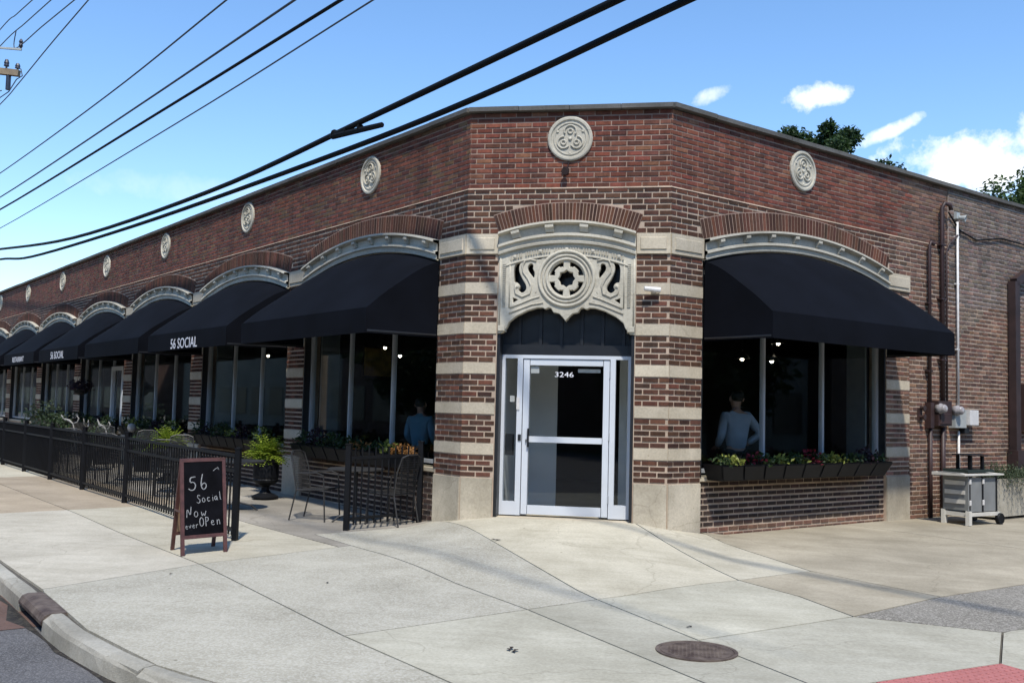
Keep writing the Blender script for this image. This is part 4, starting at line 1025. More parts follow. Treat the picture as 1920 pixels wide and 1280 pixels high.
leafboard(br, bl, tr_, tl_, True)
g = MB(); g.bar(fl+(tl_-fl)*.45, bl+(tl_-bl)*.45, .012, .02); g.bar(fr_+(tr_-fr_)*.45, br+(tr_-br)*.45, .012, .02); g.build('side_strap', M_WOOD, sg, origin=wloc(sg))

# ------------------------------------------------------------------ patio furniture
def make_chair():
    t = thing('patio_chair', (0, 0, 0), 'x', 'chair', 'metal mesh patio chairs')
    for sx in (-1, 1):
        g = MB(); g.tube([(sx*.24, -.25, 0), (sx*.235, -.23, .3), (sx*.235, -.21, .62), (sx*.235, -.1, .655), (sx*.235, .16, .64)], .011, 6); g.build('front_leg', M_MESHM, t)
        g = MB(); g.tube([(sx*.22, .29, 0), (sx*.215, .2, .4), (sx*.215, .24, .7), (sx*.19, .3, .9)], .011, 6); g.build('rear_leg', M_MESHM, t)
    g = MB(); g.tube([(-.19, .3, .9), (-.1, .33, .935), (.1, .33, .935), (.19, .3, .9)], .011, 6); g.build('back_rail', M_MESHM, t)
    g = MB(); ring_ = [(-.235, -.22, .43), (.235, -.22, .43), (.215, .2, .41), (-.215, .2, .41), (-.235, -.22, .43)]; g.tube(ring_, .011, 6)
    for k in range(-10, 11): g.bar((k*.0215, -.22, .432), (k*.0205, .2, .413), .006, .004)
    for k in range(14): g.bar((-.23, -.22+k*.031, .43-k*.0014), (.23, -.22+k*.031, .43-k*.0014), .006, .004)
    g.build('mesh_seat', M_MESHM, t)
    g = MB()
    for k in range(-9, 10): g.bar((k*.0225, .21, .43), (k*.021, .318, .93-abs(k)*.003), .005, .004)
    for k in range(16):
        f = k/15; g.bar((-.21+.01*f, .21+.11*f, .43+.47*f), (.21-.01*f, .21+.11*f, .43+.47*f), .005, .004)
    g.build('mesh_back', M_MESHM, t); return t
def make_table():
    t = thing('patio_table', (0, 0, 0), 'x', 'table', 'round metal patio tables')
    g = MB(); g.lathe((0, 0, .70), [(.37, 0), (.385, .005), (.385, .02), (.37, .025), (0, .025)], 28); fixn(g.build('table_top', M_MESHM, t))
    g = MB(); g.tube([(0, 0, .02), (0, 0, .7)], .03, 8); g.build('pedestal', M_MESHM, t)
    for k in range(4):
        a = k*math.pi/2+.4; g = MB(); g.tube([(0, 0, .12), (.2*math.cos(a), .2*math.sin(a), .08), (.3*math.cos(a), .3*math.sin(a), .0)], .014, 6); g.build('foot', M_MESHM, t)
    return t
chair0, table0 = make_chair(), make_table()
def face(u, v, tu, tv):            # rotation so the chair's front (-y) faces the target
    d = uvp(tu, tv, 0)-uvp(u, v, 0); return math.atan2(d.x, -d.y)
CH = [(1.95, 1.05, 1.3, .55, 'black mesh metal chair in the open beside the short fence'), (.98, .42, 1.5, .62, 'black mesh chair behind the short picket fence'),
      (4.0, 2.05, 3.3, 1.6, 'black mesh chair just behind the chalkboard sign'), (2.75, 1.15, 3.3, 1.6, 'black mesh chair facing out by the patio gate'), (5.6, 1.9, 6.2, 1.55, 'black mesh chair behind the second fence post'),
      (6.9, 1.25, 6.2, 1.55, 'black mesh chair backed toward the second awning'), (8.4, 1.95, 8.9, 1.5, 'black mesh chair behind the third fence post'), (9.5, 1.1, 8.9, 1.5, 'black mesh chair near the far fern urn'), (11.3, 1.9, 11.9, 1.5, 'black mesh chair deep in the patio behind the fourth post'), (12.5, 1.1, 11.9, 1.5, 'black mesh chair deepest in the patio')]
CH = [c for c in CH if c[:2] != (2.75, 1.15)]
for i, (u, v, tu, tv, lb) in enumerate(CH):
    o = chair0 if i == 0 else copy_tree(chair0)
    o.location = uv(u, v); o.rotation_euler = (0, 0, face(u, v, tu, tv)); o['label'] = lb
TB = [(1.45, .72, 'round black metal table behind the short picket fence'), (3.35, 1.62, 'round black metal table behind the chalkboard sign'), (6.2, 1.55, 'round black metal table behind the second and third fence posts'), (8.9, 1.5, 'round black metal table behind the fourth fence post'), (11.9, 1.5, 'round black metal table deep in the patio')]
for i, (u, v, lb) in enumerate(TB):
    o = table0 if i == 0 else copy_tree(table0)
    o.location = uv(u, v); o['label'] = lb
# far patio planting and small things
def shrub(u, v, r, h, m, label, n=500, seed=1):
    c = uv(u, v); t = thing('patio_shrub', c, label, 'shrub'); g = MB(); g.lathe((0, 0, 0), [(.17, 0), (.2, .3), (.21, .33), (.18, .33), (0, .3)], 16); o = fixn(g.build('pot', M_IRON, t)); o.location = (0, 0, 0)
    g = MB(); clump(g, (0, 0, .32+h*.3), r, r, h*.7, n, .11, .05, 0, seed); o = g.build('foliage', m, t); o.location = (0, 0, 0)
shrub(17.3, 1.2, .6, 1.2, M_ROSE, 'leafy potted shrub at the far left end of the patio', 600, 4)
shrub(15.2, 1.5, .45, .85, M_LEAFD, 'dark potted shrub beside the far left shrub', 400, 5)
shrub(13.9, .7, .4, .7, M_ROSE, 'grassy potted plant below the hanging basket', 400, 6)
shrub(11.2, .55, .35, .6, M_LEAFD, 'small dark potted plant under the third window', 300, 7)
hb = thing('hanging_basket', FL.p(16.4, .6, 1.85), 'dark hanging flower basket under the fourth awning', 'hanging basket'); g = MB()
g.lathe((0, 0, 0), [(.05, -.16), (.16, -.1), (.2, 0), (.18, 0), (0, -.02)], 16); o = fixn(g.build('basket', M_IRON, hb)); o.location = (0, 0, 0)
g = MB(); [g.tube([(.19*math.cos(a), .19*math.sin(a), 0), (0, 0, .55), (0, 0, .75)], .004, 4) for a in (0, 2.1, 4.2)]; o = g.build('hanger', M_IRON, hb); o.location = (0, 0, 0)
g = MB(); clump(g, (0, 0, .02), .32, .32, .22, 300, .09, .05, 0, 9); o = g.build('foliage', M_PUR, hb); o.location = (0, 0, 0)
M_ORN = mat('dull white metal', (.27, .26, .24), .6, var=.2)
for k, (u, v, z, lb) in enumerate([(15.6, .9, .98, 'whitish curled garden ornament left of the far plants'), (14.6, .85, .9, 'whitish curled garden ornament in the middle of the far plants'), (13.3, .75, .9, 'whitish curled garden ornament right of the far plants')]):
    b = uv(u, v); t = thing('garden_ornament', b, lb, 'ornament', 'whitish curled ornaments among the far planters'); g = MB()
    g.tube([(0, 0, 0), (.0, 0, z*.75), (.06, 0, z*.92), (.2, 0, z), (.38, 0, z+.03), (.5, 0, z+.16)], [.012, .012, .016, .03, .026, .008], 8); o = g.build('body', M_ORN, t, smooth=True); o.location = (0, 0, 0)
    g = MB(); g.tube([(.06, 0, z*.92), (-.08, 0, z*.96), (-.13, 0, z*1.06), (-.06, 0, z*1.12), (.0, 0, z*1.06)], [.016, .018, .015, .012, .008], 8); o = g.build('curl', M_ORN, t, smooth=True); o.location = (0, 0, 0)
    t.rotation_euler = (0, 0, math.atan2(dL.y, dL.x)+(.5, 2.7, .2)[k])
lt = thing('patio_lantern', uv(12.3, .5, .0), 'white globe lantern on a post near the third window', 'lantern'); g = MB(); g.tube([(0, 0, 0), (0, 0, .8)], .02, 8); o = g.build('post', M_IRON, lt); o.location = (0, 0, 0)
g = MB(); g.lathe((0, 0, .8), [(.04, 0), (.08, .04), (.095, .1), (.08, .17), (.03, .2), (0, .205)], 16); o = g.build('globe', M_ORN, lt, smooth=True); o.location = (0, 0, 0)

# ------------------------------------------------------------------ service gear on the right wall
def pipe(pts, r, label, m, cat='pipe', name='conduit', straps=()):
    og = pts[0]; t = thing(name, og, label, cat); g = MB(); g.tube(pts, r, 8); g.build('tube', m, t, smooth=True, origin=og)
    for s_, z in straps: g = MB(); g.box(FR, s_-r*2.2, s_+r*2.2, 0, r*2.3, z-.012, z+.012); g.build('strap', m, t, origin=og)
q = FR.p
pipe([q(5.965, .05, 1.55), q(5.965, .05, 4.42), q(5.99, .06, 4.5), q(6.05, .09, 4.46)], .03, 'brown conduit ending in a hook beside the awning', M_BROWN, straps=[(5.965, 2.4), (5.965, 3.5)])
pipe([q(6.36, .05, 1.7), q(6.36, .05, 5.12), q(6.4, .07, 5.2), q(6.52, .1, 5.18), q(6.55, .1, 5.1)], .036, 'tallest brown conduit rising to a weatherhead near the roof', M_BROWN, straps=[(6.36, 2.6), (6.36, 3.6), (6.36, 4.5)])
pipe([q(6.52, .035, 1.7), q(6.52, .035, 4.42), q(6.6, .04, 4.55), q(6.85, .05, 4.72)], .016, 'thin brown conduit curving toward the roof light', M_BROWN)
pipe([q(6.86, .04, 1.72), q(6.86, .04, 4.95)], .021, 'white vertical conduit above the grey meter box', M_WHITE, straps=[(6.86, 2.8), (6.86, 3.9), (6.86, 4.7)])
pipe([q(5.98, .05, .0), q(5.98, .05, 1.5)], .033, 'brown pipe running from the meter panel to the ground', M_BROWN)
pipe([q(6.36, .05, .0), q(6.36, .05, 1.5)], .04, 'thicker brown pipe below the middle of the meter panel', M_BROWN)
pipe([q(6.87, .04, .0), q(6.87, .04, 1.44)], .02, 'white pipe below the grey meter box', M_WHITE)
pipe([q(6.6, .03, 5.08), q(6.95, .03, 4.82), q(7.5, .03, 4.72), q(8.4, .03, 4.86), q(9.4, .03, 4.84), q(11, .03, 4.9)], .014, 'black cable strung loosely along the upper right wall', M_CABLE, 'cable', 'wall_cable')
mp_ = thing('meter_panel', q(6.2, .0, 1.5), 'brown electric meter panel with round glass dials', 'meter')
def bx(t, nm, m, a0, a1, o0, o1, z0, z1, ins=.006): g = MB(); g.box(FR, a0, a1, o0, o1, z0, z1, 0, None, ins); return fixn(g.build(nm, m, t, origin=wloc(t)))
bx(mp_, 'wireway', M_BROWN, 5.9, 6.02, 0, .1, 1.48, 1.9); bx(mp_, 'meter_socket', M_BROWN, 6.08, 6.5, 0, .13, 1.52, 1.93); bx(mp_, 'socket_cover', M_BROWN, 6.13, 6.45, .13, .145, 1.55, 1.72)
for a, z in ((6.14, 1.8), (6.66, 1.78)):
    g = MB(); g.lathe(q(a, .13, z), [(.085, -.05), (.085, .02), (.072, .03), (.068, .08), (.045, .105), (0, .11)], 20, 0, nR); g.build('glass_dial', M_GLS, mp_, smooth=True, origin=wloc(mp_))
gb = thing('utility_box', q(6.9, 0, 1.5), 'grey enamel utility boxes beside the brown meter panel', 'utility box')
bx(gb, 'meter_base', M_GREYB, 6.62, 6.98, 0, .12, 1.49, 1.8); bx(gb, 'phone_box', M_WHITE, 7.0, 7.3, 0, .16, 1.54, 1.8); bx(gb, 'fitting', M_BLK, 6.95, 7.1, 0, .1, 1.4, 1.5)
hs = thing('hose_bib', q(5.74, 0, 1.68), 'small brown hose tap on the brick left of the meters', 'tap'); bx(hs, 'plate', M_BROWN, 5.68, 5.8, 0, .02, 1.6, 1.8)
for z in (1.66, 1.8): g = MB(); g.lathe(q(5.74, .02, z), [(.03, 0), (.03, .06), (.045, .065), (.045, .08), (0, .08)], 10, 0, nR); g.build('valve', M_DBRN, hs, origin=wloc(hs))
fl_ = thing('flood_light', q(6.9, 0, 5.05), 'small grey floodlight high on the weathered brick', 'light'); bx(fl_, 'mount', M_GREYB, 6.82, 6.94, 0, .05, 5.0, 5.12)
g = MB(); g.lathe(q(6.9, .05, 5.03), [(.03, 0), (.04, .04), (.06, .1), (.055, .11), (0, .09)], 16, 0, (nR+dR*.3-Z*.3).normalized()); g.build('lamp_head', M_GREYB, fl_, origin=wloc(fl_))
dp = thing('downspout', q(8.7, 0, .9), 'dark brown square downspout at the right edge of the wall', 'downspout')
bx(dp, 'pipe', M_DBRN, 8.62, 8.8, .02, .15, .95, 4.12); g = MB(); g.bar(q(8.7, .09, 4.1), q(9.6, .09, 4.5), .12, .14); g.build('elbow', M_DBRN, dp, origin=wloc(dp)); bx(dp, 'shoe', M_DBRN, 8.56, 8.98, .015, .2, .82, 1.12)
wl_ = thing('wall_lantern', q(9.35, 0, 3.65), 'black wall lantern at the far right edge', 'light'); bx(wl_, 'bracket', M_BLK, 9.3, 9.4, 0, .06, 3.6, 3.8); bx(wl_, 'cage', M_BLK, 9.24, 9.46, .08, .28, 3.45, 3.72, .03); bx(wl_, 'arm', M_BLK, 9.33, 9.37, .06, .2, 3.72, 3.78)
pb = thing('wall_panel_box', q(9.3, 0, 1.9), 'dark panel box at the right picture edge', 'utility box'); bx(pb, 'body', M_DBRN, 9.05, 9.6, 0, .12, 1.45, 2.3); bx(pb, 'lid', M_DBRN, 9.09, 9.56, .12, .135, 1.5, 2.25)
sc2 = thing('security_camera', FC.p(1.12, 0, 3.14), 'small white security camera on the stone band right of the door', 'camera'); g = MB(); g.lathe(FC.p(1.12, .004, 3.16), [(.035, 0), (.035, .025), (.015, .03), (.014, .07)], 12, 0, FC.n); g.build('mount', M_WHITE, sc2, origin=wloc(sc2))
g = MB(); g.tube([FC.p(1.0, .1, 3.175), FC.p(1.12, .075, 3.165), FC.p(1.2, .06, 3.16)], [.03, .034, .034], 10); g.build('housing', M_WHITE, sc2, smooth=False, origin=wloc(sc2))
sl_ = thing('wall_spotlight', FC.p(0, 0, 4.7), 'small dark spotlight fixed below the centre medallion', 'light'); g = MB(); g.lathe(FC.p(-.04, -.01, 4.72), [(.05, 0), (.05, .015), (.02, .02), (.02, .04), (.042, .055), (.045, .1), (0, .1)], 14, 0, (FC.n-Z*.35).normalized()); g.build('lamp_head', M_DBRN, sl_, origin=wloc(sl_))
g = MB(); g.tube([FC.p(.0, -.012, 4.84), FC.p(-.01, -.01, 4.78), FC.p(-.03, .0, 4.74)], .008, 6); g.build('feed_wire', M_DBRN, sl_, origin=wloc(sl_))

# ------------------------------------------------------------------ serving cart and planter
cf = Fr(rv(5.5, .92), (rv(6.35, 1.0)-rv(5.5, .92)).normalized(), None); cf.d.z = 0; cf.d.normalize(); cf.n = Vector((cf.d.y, -cf.d.x, 0)); zb_ = rv(5.8, .9).z; cf.o.z = zb_
ct = thing('serving_cart', cf.o, 'beige and grey resin patio cart on wheels against the side wall', 'cart')
def cb(nm, m, a0, a1, o0, o1, z0, z1, ins=.006, par=None): g = MB(); g.box(cf, a0, a1, o0, o1, z0, z1, 0, None, ins); return fixn(g.build(nm, m, par or ct, origin=wloc(ct) if par is None else wloc(par)))
cb('end_panel', M_RESD, .0, .04, -.42, 0, .22, .74)
for z in (.32, .46, .6): cb('end_louvre', M_RESIN, -.018, .0, -.38, -.04, z, z+.07)
cb('front_panel', M_RESD, .06, .36, -.03, -.005, .2, .72); cb('front_panel', M_RESD, .40, .72, -.035, -.008, .2, .72); cb('back_panel', M_RESD, .05, .72, -.41, -.39, .2, .72)
for a in (.05, .38, .735): cb('upright', M_BLK, a-.015, a+.018, -.03, .004, .18, .74)
for a, z in ((.05, .62), (.05, .3), (.38, .62), (.38, .3)): cb('hinge', M_WHITE, a-.02, a+.022, .004, .016, z, z+.08)
cb('bottom_tray', M_RESIN, .0, .80, -.44, .02, .13, .2, .01)
for a, o in ((.0, -.44), (.0, -.03)): cb('leg', M_RESIN, a-.02, a+.06, o-.0, o+.06, 0, .22)
cb('worktop', M_RESIN, -.16, .86, -.5, .05, .74, .785, .012); cb('worktop_inset', M_RESD, -.12, -.01, -.42, -.05, .785, .792); cb('tray_well', mat('dark green tray', (.012, .022, .018), .5), .06, .74, -.46, -.04, .786, .835)
g = MB(); c = cf.p(.78, .0, .085)
g.lathe(c, [(.04, -.01), (.085, -.01), (.088, .0), (.088, .04), (.08, .05), (.03, .045), (.0, .05)], 20, 0, cf.n); fixn(g.build('wheel', M_IRON, ct, origin=wloc(ct)))
g = MB(); g.lathe(cf.p(.78, -.44, .085), [(.0, 0), (.088, .0), (.088, .04), (.0, .05)], 20, 0, cf.n); fixn(g.build('wheel', M_IRON, ct, origin=wloc(ct)))
st = thing('black_stand', cf.p(.45, -.2, .8), 'low black two legged stand resting on the patio cart', 'stand')
cb('tray', M_IRON, .14, .72, -.36, -.06, 1.04, 1.065, .01, st); 
for a in (.25, .55):
    for o_ in (-.33, -.12): cb('stand_leg', M_IRON, a-.022, a+.022, o_-.02, o_+.02, .80, 1.04, .002, st)
po = thing('concrete_planter', rv(7.6, .55), 'long beige concrete planter of trailing rosemary by the side wall', 'planter')
bx2 = lambda nm, m, a0, a1, o0, o1, z0, z1: (lambda g: (g.box(FR, a0, a1, o0, o1, z0, z1, 0, None, .015), fixn(g.build(nm, m, po, origin=wloc(po)))))(MB())
zp = rv(7.6, .5).z; bx2('trough', M_PLANT, 6.75, 9.6, .18, .72, zp+.03, zp+.66); bx2('plinth', M_BLK, 6.8, 9.55, .22, .69, zp-.02, zp+.03); bx2('soil', M_SOIL, 6.8, 9.55, .22, .68, zp+.6, zp+.662)
g = MB(); rr = random.Random(4)
for k in range(260):
    a = rr.uniform(6.8, 9.5); b0 = q(a, rr.uniform(.3, .68), zp+.64); d = (nR*rr.uniform(.1, 1)+dR*rr.uniform(-.7, .7)+Z*rr.uniform(.3, 1.2)).normalized(); p = b0
    L = rr.uniform(.25, .6)
    for i in range(9):
        for j in range(3): g.leaf(p, (d*.5+Vector((rr.uniform(-1, 1), rr.uniform(-1, 1), rr.uniform(-.4, 1)))).normalized(), Z, .06, .012)
        p = p+d*(L/9); d = (d+Vector((0, 0, -.24))).normalized()
g.build('rosemary', M_ROSE, po, origin=wloc(po))

# ------------------------------------------------------------------ people and lamps inside
def rigged(name, pts, edges, rad, m, parent, lv=1):
    me = bpy.data.meshes.new(name); me.from_pydata(pts, edges, []); o = bpy.data.objects.new(name, me); COL.objects.link(o)
    md = o.modifiers.new('s', 'SKIN'); me.skin_vertices[0].data[0].use_root = True
    for i, r_ in enumerate(rad): me.skin_vertices[0].data[i].radius = (r_, r_*(.72 if r_ > .1 else 1))
    md.use_smooth_shade = True; ss = o.modifiers.new('u', 'SUBSURF'); ss.levels = ss.render_levels = lv
    dg = bpy.context.evaluated_depsgraph_get(); m2 = bpy.data.meshes.new_from_object(o.evaluated_get(dg)); bpy.data.objects.remove(o); bpy.data.meshes.remove(me)
    m2.materials.clear(); m2.materials.append(m); m2.name = name; q_ = bpy.data.objects.new(name, m2); COL.objects.link(q_); q_.parent = parent
    return q_
def person(loc, rz, label, shirt, akimbo):
    t = thing('person', loc, label, 'person')
    J = [(0, 0, .95), (0, .0, 1.12), (0, .01, 1.32), (0, .0, 1.43), (0, -.01, 1.5), (0, -.02, 1.58), (0, -.02, 1.68), (0, -.015, 1.74)]
    Rr = [.12, .11, .11, .07, .055, .085, .1, .05]; E_ = [(0, 1), (1, 2), (2, 3), (3, 4), (4, 5), (5, 6), (6, 7)]
    def limb(root, pts, rs):
        k = root
        for p, r_ in zip(pts, rs): J.append(p); Rr.append(r_); E_.append((k, len(J)-1)); k = len(J)-1
        return k
    ends = []
    for s_ in (-1, 1):
        if akimbo and s_ < 0: arm = [(-.19, .0, 1.40), (-.36, .06, 1.16), (-.21, -.07, 1.0), (-.17, -.1, .97)]
        else: arm = [(s_*.19, .0, 1.40), (s_*.25, .02, 1.12), (s_*.22, -.16, .96), (s_*.2, -.24, .95)]
        k = limb(3, arm, [.062, .046, .034, .03]); ends.append((k, arm))
        limb(0, [(s_*.1, 0, .88), (s_*.1, -.02, .48), (s_*.1, .01, .08), (s_*.1, -.16, .03)], [.1, .062, .042, .03])
    for k, arm in ends:
        w_, h_ = Vector(arm[-2]), Vector(arm[-1]); d = (h_-w_).normalized(); sd = d.cross(Z).normalized()
        for f, (off, L) in enumerate(((-.028, .075), (-.01, .085), (.01, .08), (.027, .065))):
            limb(k, [tuple(h_+sd*off+d*.035), tuple(h_+sd*off+d*(.035+L*.5)-Z*.01), tuple(h_+sd*off+d*(.035+L)-Z*.03)], [.01, .009, .008])
        limb(k, [tuple(h_+sd*.045+d*.0), tuple(h_+sd*.06+d*.03-Z*.02)], [.011, .009])
    rigged('body', J, E_, Rr, M_SKIN, t)
    SJ = [(0, 0, .86), (0, 0, 1.12), (0, .01, 1.32), (0, 0, 1.43), (0, -.005, 1.53)]; SR = [.185, .175, .19, .11, .07]; SE = [(0, 1), (1, 2), (2, 3), (3, 4)]
    for k, arm in ends:
        b = len(SJ); a2 = Vector(arm[2])*.94+Vector(arm[1])*.06
        SJ += [arm[0], arm[1], tuple(a2)]; SR += [.085, .064, .048]; SE += [(2, b), (b, b+1), (b+1, b+2)]
    rigged('shirt', SJ, SE, SR, shirt, t)
    TJ = [(0, 0, 1.03), (-.1, 0, .88), (-.1, -.02, .48), (-.1, .01, .09), (.1, 0, .88), (.1, -.02, .48), (.1, .01, .09)]
    rigged('trousers', TJ, [(0, 1), (1, 2), (2, 3), (0, 4), (4, 5), (5, 6)], [.165, .115, .082, .075, .115, .082, .075], M_TROU, t)
    rigged('hair', [(0, .045, 1.60), (0, .03, 1.70), (0, .0, 1.775)], [(0, 1), (1, 2)], [.10, .118, .075], M_HAIR, t)
    g = MB()
    for s_ in (-1, 1): g.lathe((s_*.035, -.118, 1.665), [(.012, 0), (.008, -.006), (0, -.008)], 8, 0, Vector((0, 1, 0)))
    g.tube([(0, -.115, 1.66), (0, -.14, 1.625), (0, -.12, 1.615)], [.008, .014, .01], 6); g.tube([(-.025, -.112, 1.585), (0, -.12, 1.582), (.025, -.112, 1.585)], .005, 5); g.build('face', M_SKIN, t).location = (0, 0, 0)
    g = MB()
    for s_ in (-1, 1): g.tube([(s_*.1, 0, 1.62), (s_*.108, .01, 1.65), (s_*.1, .01, 1.68)], .014, 6)
    g.build('ears', M_SKIN, t).location = (0, 0, 0)
    t.rotation_euler = (0, 0, rz); return t
p = FR.p(2.15, -.72, .2); d = nR; person(p, math.atan2(-d.x, d.y)-.35, 'person in a pale blue shirt seen from behind in the side window, hand on hip', M_SHIRT, True)
p = FL.p(2.35, -.85, .2); d = nL; person(p, math.atan2(-d.x, d.y)+.5, 'person in a light blue shirt inside the window left of the door', M_SHIRT2, False).scale = (.9, .9, .88)
def pendant(p, lb):
    p = Vector(p); t = thing('pendant_lamp', p, lb, 'lamp', 'lit pendant lamps in the dining room')
    g = MB(); g.tube([(0, 0, .12), (0, 0, 4.28-p.z)], .006, 5); o = g.build('cord', M_BLK, t); o.location = (0, 0, 0)
    g = MB(); g.lathe((0, 0, 0), [(.13, .0), (.1, .06), (.05, .1), (.03, .14)], 16); o = g.build('lamp_shade', M_SHADE, t); o.location = (0, 0, 0)
    g = MB(); g.lathe((0, 0, -.035), [(0, 0), (.022, .01), (.03, .03), (.02, .06), (.012, .09)], 12); o = g.build('bulb', M_BULB, t, smooth=True); o.location = (0, 0, 0)
for s_, z, o_, lb in ((3.81, 2.54, -2, 'lit pendant lamp above the person in the side window'), (4.58, 2.54, -2, 'lit pendant lamp behind the first mullion of the side window'), (4.75, 2.85, -2, 'lit pendant lamp just under the side awning edge')): pendant(FR.p(s_, o_, z), lb)
for s_, z, o_, lb in ((4.79, 2.66, -1.6, 'higher lit pendant lamp in the window left of the door'), (4.27, 2.50, -1.6, 'lower lit pendant lamp in the window left of the door'), (12.27, 2.66, -1.6, 'lit pendant lamp in the second window from the door, on its left'), (9.84, 2.65, -1.6, 'lit pendant lamp in the second window from the door, on its right'), (27.5, 2.6, -.9, 'lit pendant lamp in the far left windows')): pendant(FL.p(s_, o_, z), lb)
pc = thing('wall_picture', FL.p(6.6, -2.5, 2.3), 'small yellow framed picture inside the window left of the door', 'picture'); g = MB(); c0 = FL.p(6.6, -2.5, 2.45); g.box(Fr(c0, dR*-1, dL*-1), -.3, .3, -.02, .0, -.25, .3); g.build('canvas', mat('ochre canvas', (.30, .2, .05), .9, var=.5, scale=6), pc, origin=wloc(pc)); g = MB(); g.box(Fr(c0, dR*-1, dL*-1), -.34, .34, -.03, -.021, -.29, .34); g.build('frame', M_DBRN, pc, origin=wloc(pc))

# ------------------------------------------------------------------ trees
def tree(x, y, h, cr, ch, label, m, n=7000, seed=1, lw=.34, group=None):
    t = thing('tree', (x, y, -.24), label, 'tree', group); rr = random.Random(seed); g = MB()
    g.tube([(0, 0, 0), (.1, .05, h*.3), (-.05, .1, h*.55), (.1, 0, h*.85)], [.32, .25, .17, .05], 8)
    tips = []
    for k in range(14):
        z0 = h*rr.uniform(.3, .72); a = rr.uniform(0, 6.28); l = cr*rr.uniform(.55, 1.0); e = Vector((l*math.cos(a), l*math.sin(a), z0+ch*rr.uniform(.1, .35)))
        g.tube([(0, 0, z0), tuple(Vector((0, 0, z0))*.5+e*.5+Vector((0, 0, .3))), tuple(e)], [.11, .07, .025], 6); tips.append(e)
    o = g.build('trunk', M_BARK, t); o.location = (0, 0, 0)
    cl = []
    for k in range(46):
        while True:
            v = Vector((rr.uniform(-1, 1), rr.uniform(-1, 1), rr.uniform(-1, 1)))
            if .25 < v.length < 1: break
        cl.append((Vector((v.x*cr, v.y*cr, h-ch*.5+v.z*ch*.5)), rr.uniform(.16, .34)*cr))
    g = MB()
    for k in range(n):
        c, r_ = cl[rr.randrange(len(cl))]; v = Vector((rr.gauss(0, 1), rr.gauss(0, 1), rr.gauss(0, .8))).normalized()*r_*rr.uniform(.35, 1.05)**.6
        d = Vector((rr.uniform(-1, 1), rr.uniform(-1, 1), rr.uniform(-.7, .6))).normalized(); nn_ = (v.normalized()+Vector((rr.uniform(-.7, .7), rr.uniform(-.7, .7), rr.uniform(0, .9)))).normalized()
        g.leaf(c+v, d, nn_, lw*rr.uniform(.7, 1.3), lw*.55)
    o = g.build('crown', m, t); o.location = (0, 0, 0); return t
tree(6.6, 28, 14.1, 1.75, 5.2, 'dark leafy tree rising behind the roof left of the big cloud', M_TREE, 15000, 3, .2)
tree(9.4, 28, 12.0, 1.0, 4.0, 'small tree with spiky top just over the roof', M_TREE, 4000, 12, .2)
tree(15.4, 28.0, 12.5, 2.7, 5.6, 'green tree at the right edge above the roof', M_TREE2, 16000, 5, .22)
src = None  # unseen street trees, added so the window glass has something dark to reflect
for k, (u, v) in enumerate([(-2, 19), (6, 18.5), (14, 19.5), (23, 18.5), (33, 19.5), (-21, -6), (-22, -16), (-23, -27), (-22, 20), (-10, 21)]):
    lb = 'leafy street tree across the road, unseen, added for the window reflections'; gp = 'street trees added for reflections'
    if src is None: src = tree(*uvp(u, v, 0).xy, 8.5, 3.6, 7.2, lb, M_TREE, 5000, 21, .5, gp)
    else:
        p = uvp(u, v, 0); o = copy_tree(src, (p.x, p.y, -.24), k*1.3)

# ------------------------------------------------------------------ unseen shops across the roads, added to darken the window reflections
M_SHOP = mat('dark shop brick', (.11, .065, .05), .9, var=.3, scale=2); M_SHOP2 = mat('grey shop render', (.20, .19, .17), .9, var=.2, scale=1)
def shop(u0, u1, v0, v1, h, m, side):
    t = thing('reflection_shop', uvp((u0+u1)/2, (v0+v1)/2, -.24), 'low shop building across the road, unseen, added for dark window reflections', 'building', 'shops added for reflections')
    FU = Fr(A, dL, nL); g = MB(); g.box(FU, u0, u1, v0, v1, -.3, h); g.build('wall', m, t, origin=wloc(t))
    g = MB(); g.box(FU, u0-.1, u1+.1, v0-.1, v1+.1, h, h+.25); g.build('parapet', M_COPE, t, origin=wloc(t))
    n = int(((u1-u0) if side == 'v' else (v1-v0))/3.2)
    for k in range(n):
        g = MB(); c = (k+.5)*3.2
        if side == 'v': g.box(FU, u0+c-1.1, u0+c+1.1, v0-.05, v0+.02, .7, 2.7)
        else: g.box(FU, u1-.02, u1+.05, v0+c-1.1, v0+c+1.1, .7, 2.7)
        g.build('window', M_BLK, t, origin=wloc(t))
for a in [(-6, 9, 21, 32, 7.5, M_SHOP, 'v'), (9.5, 24, 22, 32, 6.5, M_SHOP2, 'v'), (24.5, 44, 21, 33, 8, M_SHOP, 'v'), (44.5, 75, 22, 33, 7, M_SHOP2, 'v'), (-36, -22, -16, 3, 7.5, M_SHOP, 'u'), (-36, -23, -34, -16.5, 6.8, M_SHOP2, 'u'), (-36, -22, -60, -34.5, 8, M_SHOP, 'u'), (-40, -21, 20, 34, 8.5, M_SHOP, 'v'), (-36, -24, 5, 15, 6.5, M_SHOP2, 'u'), (76, 170, 20, 34, 8, M_SHOP, 'v'), (-36, -20, -150, -61, 8, M_SHOP, 'u')]: shop(*a)

